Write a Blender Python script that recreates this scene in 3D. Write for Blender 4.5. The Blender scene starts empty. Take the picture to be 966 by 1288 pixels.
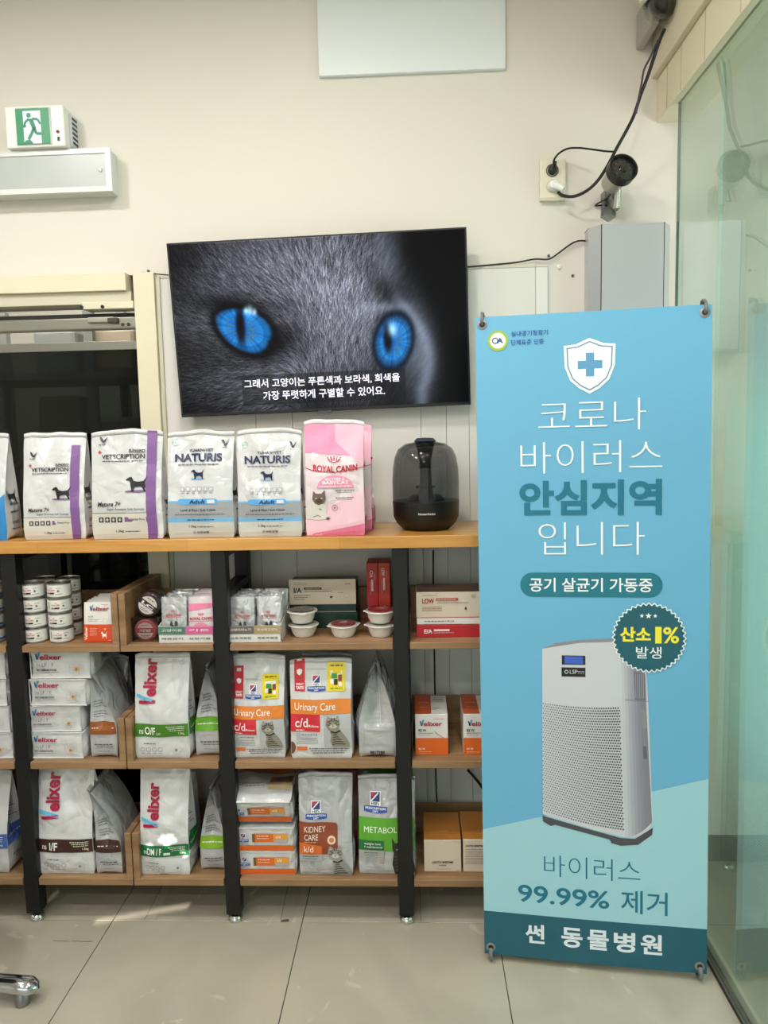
import bpy, bmesh, math, random
import numpy as np
from mathutils import Vector, Matrix, noise
from mathutils.geometry import delaunay_2d_cdt

scene = bpy.context.scene
COL = scene.collection
random.seed(11)

# ------------------------------------------------------------------ camera
F_PX, PITCH, YAW, ROLL, CAM_H = 938.3, 0.10174, 0.04383, -0.02146, 1.4986
def cam_axes():
    cy, sy, cp, sp = math.cos(YAW), math.sin(YAW), math.cos(PITCH), math.sin(PITCH)
    fwd = Vector((-sy * cp, cy * cp, -sp))
    r0 = Vector((cy, sy, 0)); u0 = r0.cross(fwd)
    right = r0 * math.cos(ROLL) + u0 * math.sin(ROLL)
    return right, right.cross(fwd), fwd
CR, CU, CF = cam_axes()
CO = Vector((0, 0, CAM_H))
cd = bpy.data.cameras.new('camera')
cam = bpy.data.objects.new('camera', cd); COL.objects.link(cam)
cam.matrix_world = Matrix.Translation(CO) @ Matrix((CR, CU, -CF)).transposed().to_4x4()
cd.sensor_fit = 'HORIZONTAL'; cd.sensor_width = 36.0
cd.lens = F_PX / 966 * 36.0
cd.clip_start = 0.02
scene.camera = cam

def at(px, py, Y=None, X=None, Z=None):
    """point of the world seen at a photo pixel, on a plane at a known place"""
    d = CF + CR * ((px - 483) / F_PX) + CU * ((644 - py) / F_PX)
    if Y is not None: t = (Y - CO.y) / d.y
    elif X is not None: t = (X - CO.x) / d.x
    else: t = (Z - CO.z) / d.z
    return CO + d * t

# ------------------------------------------------------------------ world, lights, exposure
w = bpy.data.worlds.new('world'); scene.world = w; w.use_nodes = True
bgn = w.node_tree.nodes['Background']
bgn.inputs[0].default_value = (0.80, 0.90, 1.0, 1); bgn.inputs[1].default_value = 1.3
vs = scene.view_settings
vs.view_transform = 'Standard'; vs.look = 'None'; vs.gamma = 1; vs.use_curve_mapping = False
vs.exposure = -0.17

def area_light(name, loc, rot, sx, sy, power, color=(1, 1, 1), shape='RECTANGLE'):
    l = bpy.data.lights.new(name, 'AREA'); l.shape = shape; l.size = sx
    if shape == 'RECTANGLE': l.size_y = sy
    l.energy = power; l.color = color
    o = bpy.data.objects.new(name, l); COL.objects.link(o)
    o.location = loc; o.rotation_euler = rot
    return o
H_CEIL = 3.0
DOWNLIGHTS = [(-1.5, 1.35), (-0.35, 1.35), (-1.5, 0.1), (-0.35, 0.1), (-1.5, -1.2), (-0.35, -1.2), (0.3, 0.7)]
for i, (x, y) in enumerate(DOWNLIGHTS):
    area_light('downlight_lamp', (x, y, H_CEIL - 0.035), (0, 0, 0), 0.17, 0.17, 20 if x < -1 else 14, (1.0, 0.965, 0.915), 'DISK')
# daylight through the glazed shop front behind the photographer
area_light('daylight_lamp', (-0.9, -3.40, 1.55), (math.radians(90), 0, 0), 3.4, 2.1, 30, (0.93, 0.97, 1.0))
# low sun, cut to a streak and patches by an added slotted sheet
SUN_EL = math.radians(20)
sl = bpy.data.lights.new('low_sun', 'SUN'); sl.energy = 10.0; sl.angle = math.radians(.11); sl.color = (1, .95, .84)
so = bpy.data.objects.new('low_sun', sl); COL.objects.link(so); so.rotation_euler = (math.radians(90) - SUN_EL, 0, 0)
# corridor and back room
area_light('corridor_fill', (2.55, 0.9, 1.25), (0, math.radians(90), 0), 1.5, 1.8, 58, (0.93, 1.0, 0.98))  # added fill at film height to brighten the film, no fitting there
area_light('back_room_lamp', (-1.7, 3.1, 2.93), (0, 0, 0), 0.9, 0.5, 45, (1.0, 0.96, 0.9))

# ------------------------------------------------------------------ materials
def lin(h):
    h = h.lstrip('#'); o = []
    for i in (0, 2, 4):
        c = int(h[i:i + 2], 16) / 255
        o.append(c / 12.92 if c <= .04045 else ((c + .055) / 1.055) ** 2.4)
    return tuple(o) + (1.0,)
_cache = {}
def M(hexc, rough=0.5, metal=0.0, coat=0.0, bump=0.0, bscale=40.0, vary=0.0, vscale=6.0, name=None, spec=0.5, dist=0.002):
    key = (hexc, rough, metal, coat, bump, bscale, vary, vscale, spec)
    if key in _cache: return _cache[key]
    m = bpy.data.materials.new(name or 'paint_' + hexc.strip('#')); m.use_nodes = True
    nt = m.node_tree; b = nt.nodes['Principled BSDF']
    b.inputs['Base Color'].default_value = lin(hexc)
    b.inputs['Roughness'].default_value = rough; b.inputs['Metallic'].default_value = metal
    b.inputs['Coat Weight'].default_value = coat; b.inputs['Coat Roughness'].default_value = 0.12
    b.inputs['Specular IOR Level'].default_value = spec
    if bump or vary:
        tc = nt.nodes.new('ShaderNodeTexCoord')
    if bump:
        n = nt.nodes.new('ShaderNodeTexNoise'); n.inputs['Scale'].default_value = bscale; n.inputs['Detail'].default_value = 4
        bp = nt.nodes.new('ShaderNodeBump'); bp.inputs['Strength'].default_value = bump; bp.inputs['Distance'].default_value = dist
        nt.links.new(tc.outputs['Object'], n.inputs['Vector']); nt.links.new(n.outputs[0], bp.inputs['Height'])
        nt.links.new(bp.outputs[0], b.inputs['Normal'])
        if coat: nt.links.new(bp.outputs[0], b.inputs['Coat Normal']); n.inputs['Distortion'].default_value = 1.1
    if vary:
        n2 = nt.nodes.new('ShaderNodeTexNoise'); n2.inputs['Scale'].default_value = vscale; n2.inputs['Detail'].default_value = 5
        mx = nt.nodes.new('ShaderNodeMix'); mx.data_type = 'RGBA'
        c = lin(hexc)
        mx.inputs[6].default_value = tuple(v * (1 - vary) for v in c[:3]) + (1,)
        mx.inputs[7].default_value = tuple(min(1, v * (1 + vary)) for v in c[:3]) + (1,)
        nt.links.new(tc.outputs['Object'], n2.inputs['Vector']); nt.links.new(n2.outputs[0], mx.inputs[0])
        nt.links.new(mx.outputs[2], b.inputs['Base Color'])
    _cache[key] = m
    return m

def emis(name, hexc, s):
    m = bpy.data.materials.new(name); m.use_nodes = True
    b = m.node_tree.nodes['Principled BSDF']
    b.inputs['Base Color'].default_value = lin(hexc); b.inputs['Emission Color'].default_value = lin(hexc)
    b.inputs['Emission Strength'].default_value = s; b.inputs['Roughness'].default_value = .4
    return m

def wood(name, c1, c2, scale=(3, 40, 40), rough=0.45, coat=0.0, planks=0.0):
    m = bpy.data.materials.new(name); m.use_nodes = True; nt = m.node_tree; b = nt.nodes['Principled BSDF']
    tc = nt.nodes.new('ShaderNodeTexCoord'); mp = nt.nodes.new('ShaderNodeMapping'); mp.inputs['Scale'].default_value = scale
    oi = nt.nodes.new('ShaderNodeObjectInfo'); ad = nt.nodes.new('ShaderNodeVectorMath')
    n = nt.nodes.new('ShaderNodeTexNoise'); n.inputs['Scale'].default_value = 1.0; n.inputs['Detail'].default_value = 6; n.inputs['Distortion'].default_value = .6
    r = nt.nodes.new('ShaderNodeValToRGB')
    r.color_ramp.elements[0].position = .32; r.color_ramp.elements[0].color = lin(c1)
    r.color_ramp.elements[1].position = .7; r.color_ramp.elements[1].color = lin(c2)
    nt.links.new(tc.outputs['Object'], mp.inputs[0]); nt.links.new(mp.outputs[0], ad.inputs[0])
    nt.links.new(oi.outputs['Location'], ad.inputs[1]); nt.links.new(ad.outputs[0], n.inputs['Vector'])
    nt.links.new(n.outputs[0], r.inputs[0])
    out = r.outputs[0]
    if planks:
        br = nt.nodes.new('ShaderNodeTexBrick'); br.inputs['Scale'].default_value = 1
        br.inputs['Brick Width'].default_value = .45; br.inputs['Row Height'].default_value = planks
        br.inputs['Mortar Size'].default_value = 0.0006; br.inputs['Color1'].default_value = (1, 1, 1, 1)
        br.inputs['Color2'].default_value = (.86, .84, .80, 1); br.inputs['Mortar'].default_value = (.7, .62, .5, 1)
        nt.links.new(tc.outputs['Object'], br.inputs['Vector'])
        mu = nt.nodes.new('ShaderNodeMix'); mu.data_type = 'RGBA'; mu.blend_type = 'MULTIPLY'; mu.inputs[0].default_value = 1
        nt.links.new(out, mu.inputs[6]); nt.links.new(br.outputs[0], mu.inputs[7]); out = mu.outputs[2]
    nt.links.new(out, b.inputs['Base Color'])
    b.inputs['Roughness'].default_value = rough; b.inputs['Coat Weight'].default_value = coat
    bp = nt.nodes.new('ShaderNodeBump'); bp.inputs['Strength'].default_value = .12; bp.inputs['Distance'].default_value = .001
    nt.links.new(n.outputs[0], bp.inputs['Height']); nt.links.new(bp.outputs[0], b.inputs['Normal'])
    return m

def pane_mat(name, tint, ior=1.5, rough=0.0):
    """clear pane: fresnel mix of a tinted see-through layer and a mirror layer"""
    m = bpy.data.materials.new(name); m.use_nodes = True; nt = m.node_tree
    for n in list(nt.nodes):
        if n.type == 'BSDF_PRINCIPLED': nt.nodes.remove(n)
    out = [n for n in nt.nodes if n.type == 'OUTPUT_MATERIAL'][0]
    fr = nt.nodes.new('ShaderNodeFresnel'); ge = nt.nodes.new('ShaderNodeNewGeometry'); mr = nt.nodes.new('ShaderNodeMapRange')
    mr.inputs[3].default_value = ior; mr.inputs[4].default_value = 1 / ior      # leaving the pane reflects as much as entering it
    nt.links.new(ge.outputs['Backfacing'], mr.inputs[0]); nt.links.new(mr.outputs[0], fr.inputs[0])
    t = nt.nodes.new('ShaderNodeBsdfTransparent'); t.inputs[0].default_value = tint
    g = nt.nodes.new('ShaderNodeBsdfGlossy'); g.inputs['Roughness'].default_value = rough
    mx = nt.nodes.new('ShaderNodeMixShader')
    nt.links.new(fr.outputs[0], mx.inputs[0]); nt.links.new(t.outputs[0], mx.inputs[1]); nt.links.new(g.outputs[0], mx.inputs[2])
    nt.links.new(mx.outputs[0], out.inputs[0])
    return m

def film_mat():
    """printed dot film: white dots that shrink away towards the top and bottom of the band"""
    m = bpy.data.materials.new('dotted_privacy_film'); m.use_nodes = True; nt = m.node_tree
    b = nt.nodes['Principled BSDF']; out = [n for n in nt.nodes if n.type == 'OUTPUT_MATERIAL'][0]
    N = nt.nodes.new; L = nt.links.new
    tc = N('ShaderNodeTexCoord'); sx = N('ShaderNodeSeparateXYZ'); L(tc.outputs['Object'], sx.inputs[0])
    def math_(op, a, b_=None, c=None):
        n = N('ShaderNodeMath'); n.operation = op
        for i, v in enumerate((a, b_, c)):
            if v is None: continue
            if isinstance(v, (int, float)): n.inputs[i].default_value = v
            else: L(v, n.inputs[i])
        return n.outputs[0]
    p = 0.0075
    z, y = sx.outputs[2], sx.outputs[1]
    a = math_('DIVIDE', math_('ADD', y, z), p); c = math_('DIVIDE', math_('SUBTRACT', y, z), p)
    fa = math_('SUBTRACT', math_('FRACT', a), .5); fc = math_('SUBTRACT', math_('FRACT', c), .5)
    d = math_('SQRT', math_('ADD', math_('MULTIPLY', fa, fa), math_('MULTIPLY', fc, fc)))
    up = N('ShaderNodeMapRange'); up.inputs[1].default_value = .24; up.inputs[2].default_value = .92; up.inputs[3].default_value = 0; up.inputs[4].default_value = .78; L(z, up.inputs[0])
    dn = N('ShaderNodeMapRange'); dn.inputs[1].default_value = 1.78; dn.inputs[2].default_value = 1.40; dn.inputs[3].default_value = 0; dn.inputs[4].default_value = .78; L(z, dn.inputs[0])
    rad = math_('MINIMUM', up.outputs[0], dn.outputs[0])
    mask = math_('LESS_THAN', d, rad)
    df = N('ShaderNodeBsdfDiffuse'); df.inputs[0].default_value = lin('DCEBE6')
    tr = N('ShaderNodeBsdfTranslucent'); tr.inputs[0].default_value = lin('D8F0EA')
    m1 = N('ShaderNodeMixShader'); m1.inputs[0].default_value = .6; L(df.outputs[0], m1.inputs[1]); L(tr.outputs[0], m1.inputs[2])
    tp = N('ShaderNodeBsdfTransparent')
    m2 = N('ShaderNodeMixShader'); L(mask, m2.inputs[0]); L(tp.outputs[0], m2.inputs[1]); L(m1.outputs[0], m2.inputs[2])
    L(m2.outputs[0], out.inputs[0]); nt.nodes.remove(b)
    return m

_films = {}
def crinkle(hexc, rough=.22, metal=0.0, scale=1.0, strength=.42):
    """glossy laminated film with sharp crinkles"""
    k_ = (hexc, rough, metal, scale, strength)
    if k_ in _films: return _films[k_]
    m = bpy.data.materials.new('laminated_film'); m.use_nodes = True; nt = m.node_tree; b = nt.nodes['Principled BSDF']
    N = nt.nodes.new; L = nt.links.new
    b.inputs['Base Color'].default_value = lin(hexc); b.inputs['Roughness'].default_value = rough; b.inputs['Metallic'].default_value = metal
    b.inputs['Coat Weight'].default_value = .9; b.inputs['Coat Roughness'].default_value = .07
    tc = N('ShaderNodeTexCoord'); oi = N('ShaderNodeObjectInfo'); ad = N('ShaderNodeVectorMath'); L(tc.outputs['Object'], ad.inputs[0]); L(oi.outputs['Random'], ad.inputs[1])
    acc = None
    for sc_, w_ in ((6.5, 1.0), (15, .32)):
        n = N('ShaderNodeTexNoise'); n.inputs['Scale'].default_value = sc_ * scale; n.inputs['Detail'].default_value = 1.5; n.inputs['Distortion'].default_value = .9
        L(ad.outputs[0], n.inputs['Vector'])
        a = N('ShaderNodeMath'); a.operation = 'SUBTRACT'; L(n.outputs[0], a.inputs[0]); a.inputs[1].default_value = .5
        c = N('ShaderNodeMath'); c.operation = 'ABSOLUTE'; L(a.outputs[0], c.inputs[0])
        d = N('ShaderNodeMath'); d.operation = 'MULTIPLY'; L(c.outputs[0], d.inputs[0]); d.inputs[1].default_value = w_
        if acc is None: acc = d.outputs[0]
        else:
            e = N('ShaderNodeMath'); e.operation = 'ADD'; L(acc, e.inputs[0]); L(d.outputs[0], e.inputs[1]); acc = e.outputs[0]
    bp = N('ShaderNodeBump'); bp.inputs['Strength'].default_value = strength; bp.inputs['Distance'].default_value = .040
    L(acc, bp.inputs['Height']); L(bp.outputs[0], b.inputs['Normal']); L(bp.outputs[0], b.inputs['Coat Normal'])
    _films[k_] = m
    return m

# ------------------------------------------------------------------ object helpers
def link_mesh(name, verts, faces, mats, midx=None, parent=None, smooth=False):
    me = bpy.data.meshes.new(name)
    me.from_pydata([tuple(v) for v in verts], [], faces)
    for m in (mats if isinstance(mats, (list, tuple)) else [mats]): me.materials.append(m)
    if midx: me.polygons.foreach_set('material_index', midx)
    if smooth: me.polygons.foreach_set('use_smooth', [True] * len(me.polygons))
    me.update()
    o = bpy.data.objects.new(name, me); COL.objects.link(o)
    if parent: o.parent = parent
    return o

class MB:
    """collects simple solids, then links them as one mesh object"""
    def __init__(self): self.v = []; self.f = []
    def add(self, vs_, fs):
        n = len(self.v); self.v += [Vector(v) for v in vs_]; self.f += [tuple(i + n for i in f) for f in fs]; return self
    def box(self, x0, x1, y0, y1, z0, z1, b=0.0, mat=None):
        x0, x1 = min(x0, x1), max(x0, x1); y0, y1 = min(y0, y1), max(y0, y1); z0, z1 = min(z0, z1), max(z0, z1)
        bm = bmesh.new()
        bmesh.ops.create_cube(bm, size=1)
        for v in bm.verts:
            v.co = Vector((x0 + (v.co.x + .5) * (x1 - x0), y0 + (v.co.y + .5) * (y1 - y0), z0 + (v.co.z + .5) * (z1 - z0)))
        if b > 0:
            bmesh.ops.bevel(bm, geom=bm.edges[:], offset=b, segments=2 if b > .0015 else 1, affect='EDGES', profile=.5)
        bm.verts.ensure_lookup_table(); bm.verts.index_update()
        vv = [mat @ v.co if mat else v.co.copy() for v in bm.verts]
        self.add(vv, [[v.index for v in f.verts] for f in bm.faces]); bm.free(); return self
    def prism(self, pts, z0, z1, mat=None):
        n = len(pts)
        vv = [Vector((p[0], p[1], z0)) for p in pts] + [Vector((p[0], p[1], z1)) for p in pts]
        if mat: vv = [mat @ v for v in vv]
        fs = [[i, (i + 1) % n, n + (i + 1) % n, n + i] for i in range(n)] + [list(range(n))[::-1], list(range(n, 2 * n))]
        return self.add(vv, fs)
    def lathe(self, prof, seg=32, mat=None, cap=True):
        vv = []; fs = []; k = len(prof)
        for s in range(seg):
            a = 2 * math.pi * s / seg
            for r, z in prof: vv.append(Vector((r * math.cos(a), r * math.sin(a), z)))
        for s in range(seg):
            t = (s + 1) % seg
            for i in range(k - 1): fs.append([s * k + i, t * k + i, t * k + i + 1, s * k + i + 1])
        if cap:
            if prof[0][0] > 1e-6: fs.append([s * k for s in range(seg)][::-1])
            if prof[-1][0] > 1e-6: fs.append([s * k + k - 1 for s in range(seg)])
        if mat: vv = [mat @ v for v in vv]
        return self.add(vv, fs)
    def tube(self, pts, r, seg=8, smooth=True, sub=6):
        pts = [Vector(p) for p in pts]
        if smooth and len(pts) > 2:
            out = []
            P = [pts[0] * 2 - pts[1]] + pts + [pts[-1] * 2 - pts[-2]]
            for i in range(1, len(P) - 2):
                for s in range(sub):
                    t = s / sub; a, b_, c, d = P[i - 1], P[i], P[i + 1], P[i + 2]
                    out.append(.5 * ((2 * b_) + (c - a) * t + (2 * a - 5 * b_ + 4 * c - d) * t * t + (3 * b_ - a - 3 * c + d) * t ** 3))
            out.append(pts[-1]); pts = out
        rr = r if isinstance(r, (list, tuple)) else None
        n = len(pts); vv = []; ref = None
        for i, p in enumerate(pts):
            d = (pts[min(i + 1, n - 1)] - pts[max(i - 1, 0)]).normalized()
            if ref is None: ref = d.orthogonal().normalized()
            else: ref = (ref - d * ref.dot(d)).normalized()
            b2 = d.cross(ref)
            ri = (rr[0] + (rr[1] - rr[0]) * i / (n - 1)) if rr else r
            for s in range(seg):
                a = 2 * math.pi * s / seg
                vv.append(p + ref * (ri * math.cos(a)) + b2 * (ri * math.sin(a)))
        fs = [[i * seg + s, i * seg + (s + 1) % seg, (i + 1) * seg + (s + 1) % seg, (i + 1) * seg + s] for i in range(n - 1) for s in range(seg)]
        fs += [[s for s in range(seg)][::-1], [(n - 1) * seg + s for s in range(seg)]]
        return self.add(vv, fs)
    def build(self, name, mat, parent=None, smooth=False, origin=None):
        o = link_mesh(name, self.v, self.f, mat, None, parent, smooth)
        if smooth:
            try: o.data.set_sharp_from_angle(angle=math.radians(40))
            except Exception: pass
        if origin is not None:
            og = Vector(origin)
            o.data.transform(Matrix.Translation(-og)); o.location = og
        return o

def tag(o, label=None, cat=None, group=None, kind=None):
    if label: o['label'] = label
    if cat: o['category'] = cat
    if group: o['group'] = group
    if kind: o['kind'] = kind
    return o
def thing(name, label, cat, loc=(0, 0, 0), rot=(0, 0, 0), group=None):
    o = bpy.data.objects.new(name, None); COL.objects.link(o); o.empty_display_size = .05
    o.location = loc; o.rotation_euler = rot
    return tag(o, label, cat, group)
def dup(root, loc, rot=None, label=None, group=None):
    r = root.copy(); COL.objects.link(r); r.location = loc
    if rot is not None: r.rotation_euler = rot
    if label: r['label'] = label
    if group: r['group'] = group
    for ch in list(root.children):
        c = ch.copy(); COL.objects.link(c); c.parent = r
        for g in list(ch.children):
            d = g.copy(); COL.objects.link(d); d.parent = c
    return r

# ------------------------------------------------------------------ flat print (lettering and artwork laid on surfaces)
_tcache = {}
def glyphs(s, bold=0.0):
    k = (s, bold)
    if k not in _tcache:
        c = bpy.data.curves.new('t', 'FONT'); c.body = s; c.size = 1; c.offset = bold; c.resolution_u = 4; c.fill_mode = 'FRONT'
        o = bpy.data.objects.new('t', c); m = bpy.data.meshes.new_from_object(o)
        vv = [(v.co.x, v.co.y) for v in m.vertices]; ff = [tuple(p.vertices) for p in m.polygons]
        bpy.data.objects.remove(o); bpy.data.curves.remove(c); bpy.data.meshes.remove(m)
        _tcache[k] = (vv, ff)
    return _tcache[k]

class Art:
    """2D artwork in panel units (x 0..1 across, y up in the same unit)"""
    def __init__(self): self.items = []
    def raw(self, vv, ff, col, layer): self.items.append((layer, col, vv, ff)); return self
    def rect(self, x0, y0, x1, y1, col, layer=1, g=.07):
        nx = max(1, int(abs(x1 - x0) / g)); ny = max(1, int(abs(y1 - y0) / g))
        vv = [(x0 + (x1 - x0) * i / nx, y0 + (y1 - y0) * j / ny) for j in range(ny + 1) for i in range(nx + 1)]
        ff = [(j * (nx + 1) + i, j * (nx + 1) + i + 1, (j + 1) * (nx + 1) + i + 1, (j + 1) * (nx + 1) + i) for j in range(ny) for i in range(nx)]
        return self.raw(vv, ff, col, layer)
    def band(self, x0, x1, lo, hi, col, layer=1, nx=14, ny=4):
        vv = []
        for j in range(ny + 1):
            for i in range(nx + 1):
                x = x0 + (x1 - x0) * i / nx; a = lo(x) if callable(lo) else lo; b = hi(x) if callable(hi) else hi
                vv.append((x, a + (b - a) * j / ny))
        ff = [(j * (nx + 1) + i, j * (nx + 1) + i + 1, (j + 1) * (nx + 1) + i + 1, (j + 1) * (nx + 1) + i) for j in range(ny) for i in range(nx)]
        return self.raw(vv, ff, col, layer)
    def poly(self, pts, col, layer=2, g=.08):
        if g:
            q_ = []
            for (x0, y0), (x1, y1) in zip(pts, list(pts[1:]) + [pts[0]]):
                k = max(1, int(math.hypot(x1 - x0, y1 - y0) / g))
                q_ += [(x0 + (x1 - x0) * i / k, y0 + (y1 - y0) * i / k) for i in range(k)]
            pts = q_
        xs = [p[0] for p in pts]; ys = [p[1] for p in pts]; n = len(pts)
        vv = [Vector(p) for p in pts]
        def inside(x, y):
            c = False; j = n - 1
            for i in range(n):
                if (ys[i] > y) != (ys[j] > y) and x < (xs[j] - xs[i]) * (y - ys[i]) / (ys[j] - ys[i]) + xs[i]: c = not c
                j = i
            return c
        if g and (max(xs) - min(xs) > g or max(ys) - min(ys) > g):
            x = min(xs) + g * .5
            while x < max(xs):
                y = min(ys) + g * .5
                while y < max(ys):
                    if inside(x, y): vv.append(Vector((x, y)))
                    y += g
                x += g
        r = delaunay_2d_cdt(vv, [(i, (i + 1) % n) for i in range(n)], [], 1, 1e-6)
        ff = []
        for f in r[2]:
            cx = sum(r[0][i].x for i in f) / len(f); cy = sum(r[0][i].y for i in f) / len(f)
            if inside(cx, cy): ff.append(tuple(f))
        return self.raw([(v.x, v.y) for v in r[0]], ff, col, layer)
    def ell(self, cx, cy, rx, ry, col, layer=2, n=20, rot=0.0):
        c, s = math.cos(rot), math.sin(rot)
        pts = [(cx + rx * math.cos(a) * c - ry * math.sin(a) * s, cy + rx * math.cos(a) * s + ry * math.sin(a) * c) for a in (2 * math.pi * i / n for i in range(n))]
        if max(rx, ry) < .06: return self.raw(pts, [tuple(range(n))], col, layer)
        return self.poly(pts, col, layer)
    def ring(self, cx, cy, r, t, col, layer=2, n=20, ry=None):
        ry = ry or r
        vv = [(cx + (r - k * t) * math.cos(2 * math.pi * i / n), cy + (ry - k * t) * math.sin(2 * math.pi * i / n)) for k in (0, 1) for i in range(n)]
        return self.raw(vv, [(i, (i + 1) % n, n + (i + 1) % n, n + i) for i in range(n)], col, layer)
    def line(self, pts, t, col, layer=2):
        for (x0, y0), (x1, y1) in zip(pts[:-1], pts[1:]):
            d = Vector((x1 - x0, y1 - y0)); L = d.length or 1e-6; nx, ny = -d.y / L * t / 2, d.x / L * t / 2
            k = max(1, int(L / .08)); vv = []
            for i in range(k + 1):
                f = i / k; vv += [(x0 + d.x * f + nx, y0 + d.y * f + ny), (x0 + d.x * f - nx, y0 + d.y * f - ny)]
            self.raw(vv, [(2 * i, 2 * i + 1, 2 * i + 3, 2 * i + 2) for i in range(k)], col, layer)
        return self
    def text(self, s, x0, y0, x1, h, col, bold=0.0, layer=3, slant=0.0, rot=0.0, arc=0.0):
        """lettering fitted between x0 and x1 on baseline y0, h tall; rot=90 runs it upward from (x0, y0) with x1 as its length"""
        vv, ff = glyphs(s, bold)
        ax = min(v[0] for v in vv); bx = max(v[0] for v in vv); ay = min(v[1] for v in vv); by = max(v[1] for v in vv)
        hangul = any(ord(c) > 0x1100 for c in s)
        if not hangul: ay = max(ay, 0.0) if not any(c in 'gjpqy,' for c in s) else 0.0
        W = x1 if rot else (x1 - x0)
        out = []
        for vx, vy in vv:
            u = (vx - ax) / (bx - ax) * W; v = (vy - ay) / (by - ay) * h
            u += v * slant
            if arc: v += arc * (1 - (2 * (u / W) - 1) ** 2)
            if rot: out.append((x0 - v, y0 + u))
            else: out.append((x0 + u, y0 + v))
        return self.raw(out, ff, col, layer)
    def fine(self, x0, y, x1, h, col, layer=2, seed=0):
        """an unreadable line of small print"""
        r = random.Random(seed * 977 + int(y * 1000) + int(x0 * 77)); x = x0
        while x < x1 - h * .5:
            wd = min(h * r.uniform(.8, 3.2), x1 - x)
            self.raw([(x, y), (x + wd, y), (x + wd, y + h * .7), (x, y + h * .7)], [(0, 1, 2, 3)], col, layer)
            x += wd + h * .5
        return self
    def build(self, name, parent, fmap, step=0.0005, base=0.0014, rough=.38, coat=.0, emit=None):
        self.items.sort(key=lambda t: t[0])
        mats = []; idx = {}; V = []; Fc = []; mi = []
        for layer, col, vv, ff in self.items:
            if col not in idx:
                idx[col] = len(mats)
                mats.append(emit(col) if emit else M(col, rough, coat=coat, name='print_' + col))
            n = len(V)
            V += [fmap(x, y, base + step * layer) for x, y in vv]
            for f in ff:
                Fc.append(tuple(i + n for i in f)); mi.append(idx[col])
        return link_mesh(name, V, Fc, mats, mi, parent)

def flat_map(o, U, V, N, w=1.0):
    o, U, V, N = Vector(o), Vector(U).normalized(), Vector(V).normalized(), Vector(N).normalized()
    return lambda x, y, off: o + U * (x * w) + V * (y * w) + N * off
def cyl_map(r, z0, w, ang=0.0):
    """wraps round a vertical cylinder; w metres per unit; x=.5 faces -Y"""
    def f(x, y, off):
        a = -math.pi / 2 + (x - .5) * w / r + ang
        return Vector(((r + off) * math.cos(a), (r + off) * math.sin(a), z0 + y * w))
    return f

# shared artwork bits -------------------------------------------------
DOG = [(0, .72), (.04, .80), (.12, .86), (.20, .92), (.28, .90), (.33, .80), (.38, .68), (.55, .62), (.72, .64), (.82, .66), (.92, .82), (1.0, .98), (.96, .80), (.90, .60),
       (.90, .46), (.92, .34), (.88, .20), (.94, .04), (.86, .02), (.80, .18), (.74, .30), (.68, .34), (.55, .31), (.44, .30), (.38, .20), (.39, .02), (.26, .02), (.27, .20), (.22, .42), (.22, .58), (.16, .70), (.06, .68)]
def dog(a, x, y, w_, h_, col='15161C', shadow=None, layer=3):
    if shadow: a.ell(x + w_ * .5, y + .01, w_ * .55, h_ * .07, shadow, layer - 1)
    a.poly([(x + px * w_, y + py * h_) for px, py in DOG], col, layer, g=.05)
CAT_SIT = [(.30, 0), (.22, .18), (.26, .38), (.22, .52), (.14, .60), (.08, .72), (.10, .84), (.16, .98), (.26, .90), (.40, .90), (.50, .98), (.54, .84), (.56, .72), (.52, .60), (.60, .50), (.74, .32), (.84, .12), (.86, 0)]
def tabby(a, x, y, w_, h_, base='8C8A80', dark='45433C', light='C9C6BC', layer=3, collar=True):
    P = lambda px, py: (x + px * w_, y + py * h_)
    a.poly([P(*p) for p in CAT_SIT], base, layer, g=.05)
    a.ell(*P(.33, .66), .13 * w_, .06 * h_, light, layer + 1, 12)
    a.poly([P(.14, .84), P(.17, .93), P(.22, .87)], 'B79E94', layer + 1); a.poly([P(.44, .87), P(.49, .93), P(.51, .84)], 'B79E94', layer + 1)
    for s in (-1, 1):
        a.ell(*P(.33 + s * .10, .76), .045 * w_, .018 * h_, '2C3326', layer + 1, 8)
        a.line([P(.33 + s * .20, .72), P(.33 + s * .10, .70)], .012, dark, layer + 2)
        a.line([P(.33 + s * .19, .80), P(.33 + s * .06, .84)], .014, dark, layer + 2)
        a.line([P(.33 + s * .04, .92), P(.33 + s * .03, .82)], .016, dark, layer + 2)
    a.ell(*P(.33, .68), .03 * w_, .012 * h_, '5A3A36', layer + 2, 6)
    a.line([P(.33, .68), P(.33, .64)], .008, dark, layer + 2)
    for k in range(6):
        yy = .08 + k * .075
        a.line([P(.28 + .01 * k, yy), P(.45, yy + .03), P(.72 - .07 * k, yy + .01)], .016, dark, layer + 1)
    if collar: a.line([P(.25, .50), P(.40, .46), P(.56, .53)], .026, '26241F', layer + 2)
def crown(a, cx, y, w_, col='C4122F', layer=3):
    for i in range(5):
        t = (i - 2) / 2
        a.ell(cx + t * w_ * .45, y + w_ * .34 - abs(t) * w_ * .08, w_ * .055, w_ * .055, col, layer, 8)
        a.line([(cx + t * w_ * .30, y + w_ * .04), (cx + t * w_ * .42, y + w_ * .27 - abs(t) * w_ * .07)], w_ * .09, col, layer)
    a.line([(cx - w_ * .34, y), (cx, y - w_ * .06), (cx + w_ * .34, y)], w_ * .05, col, layer)
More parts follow.
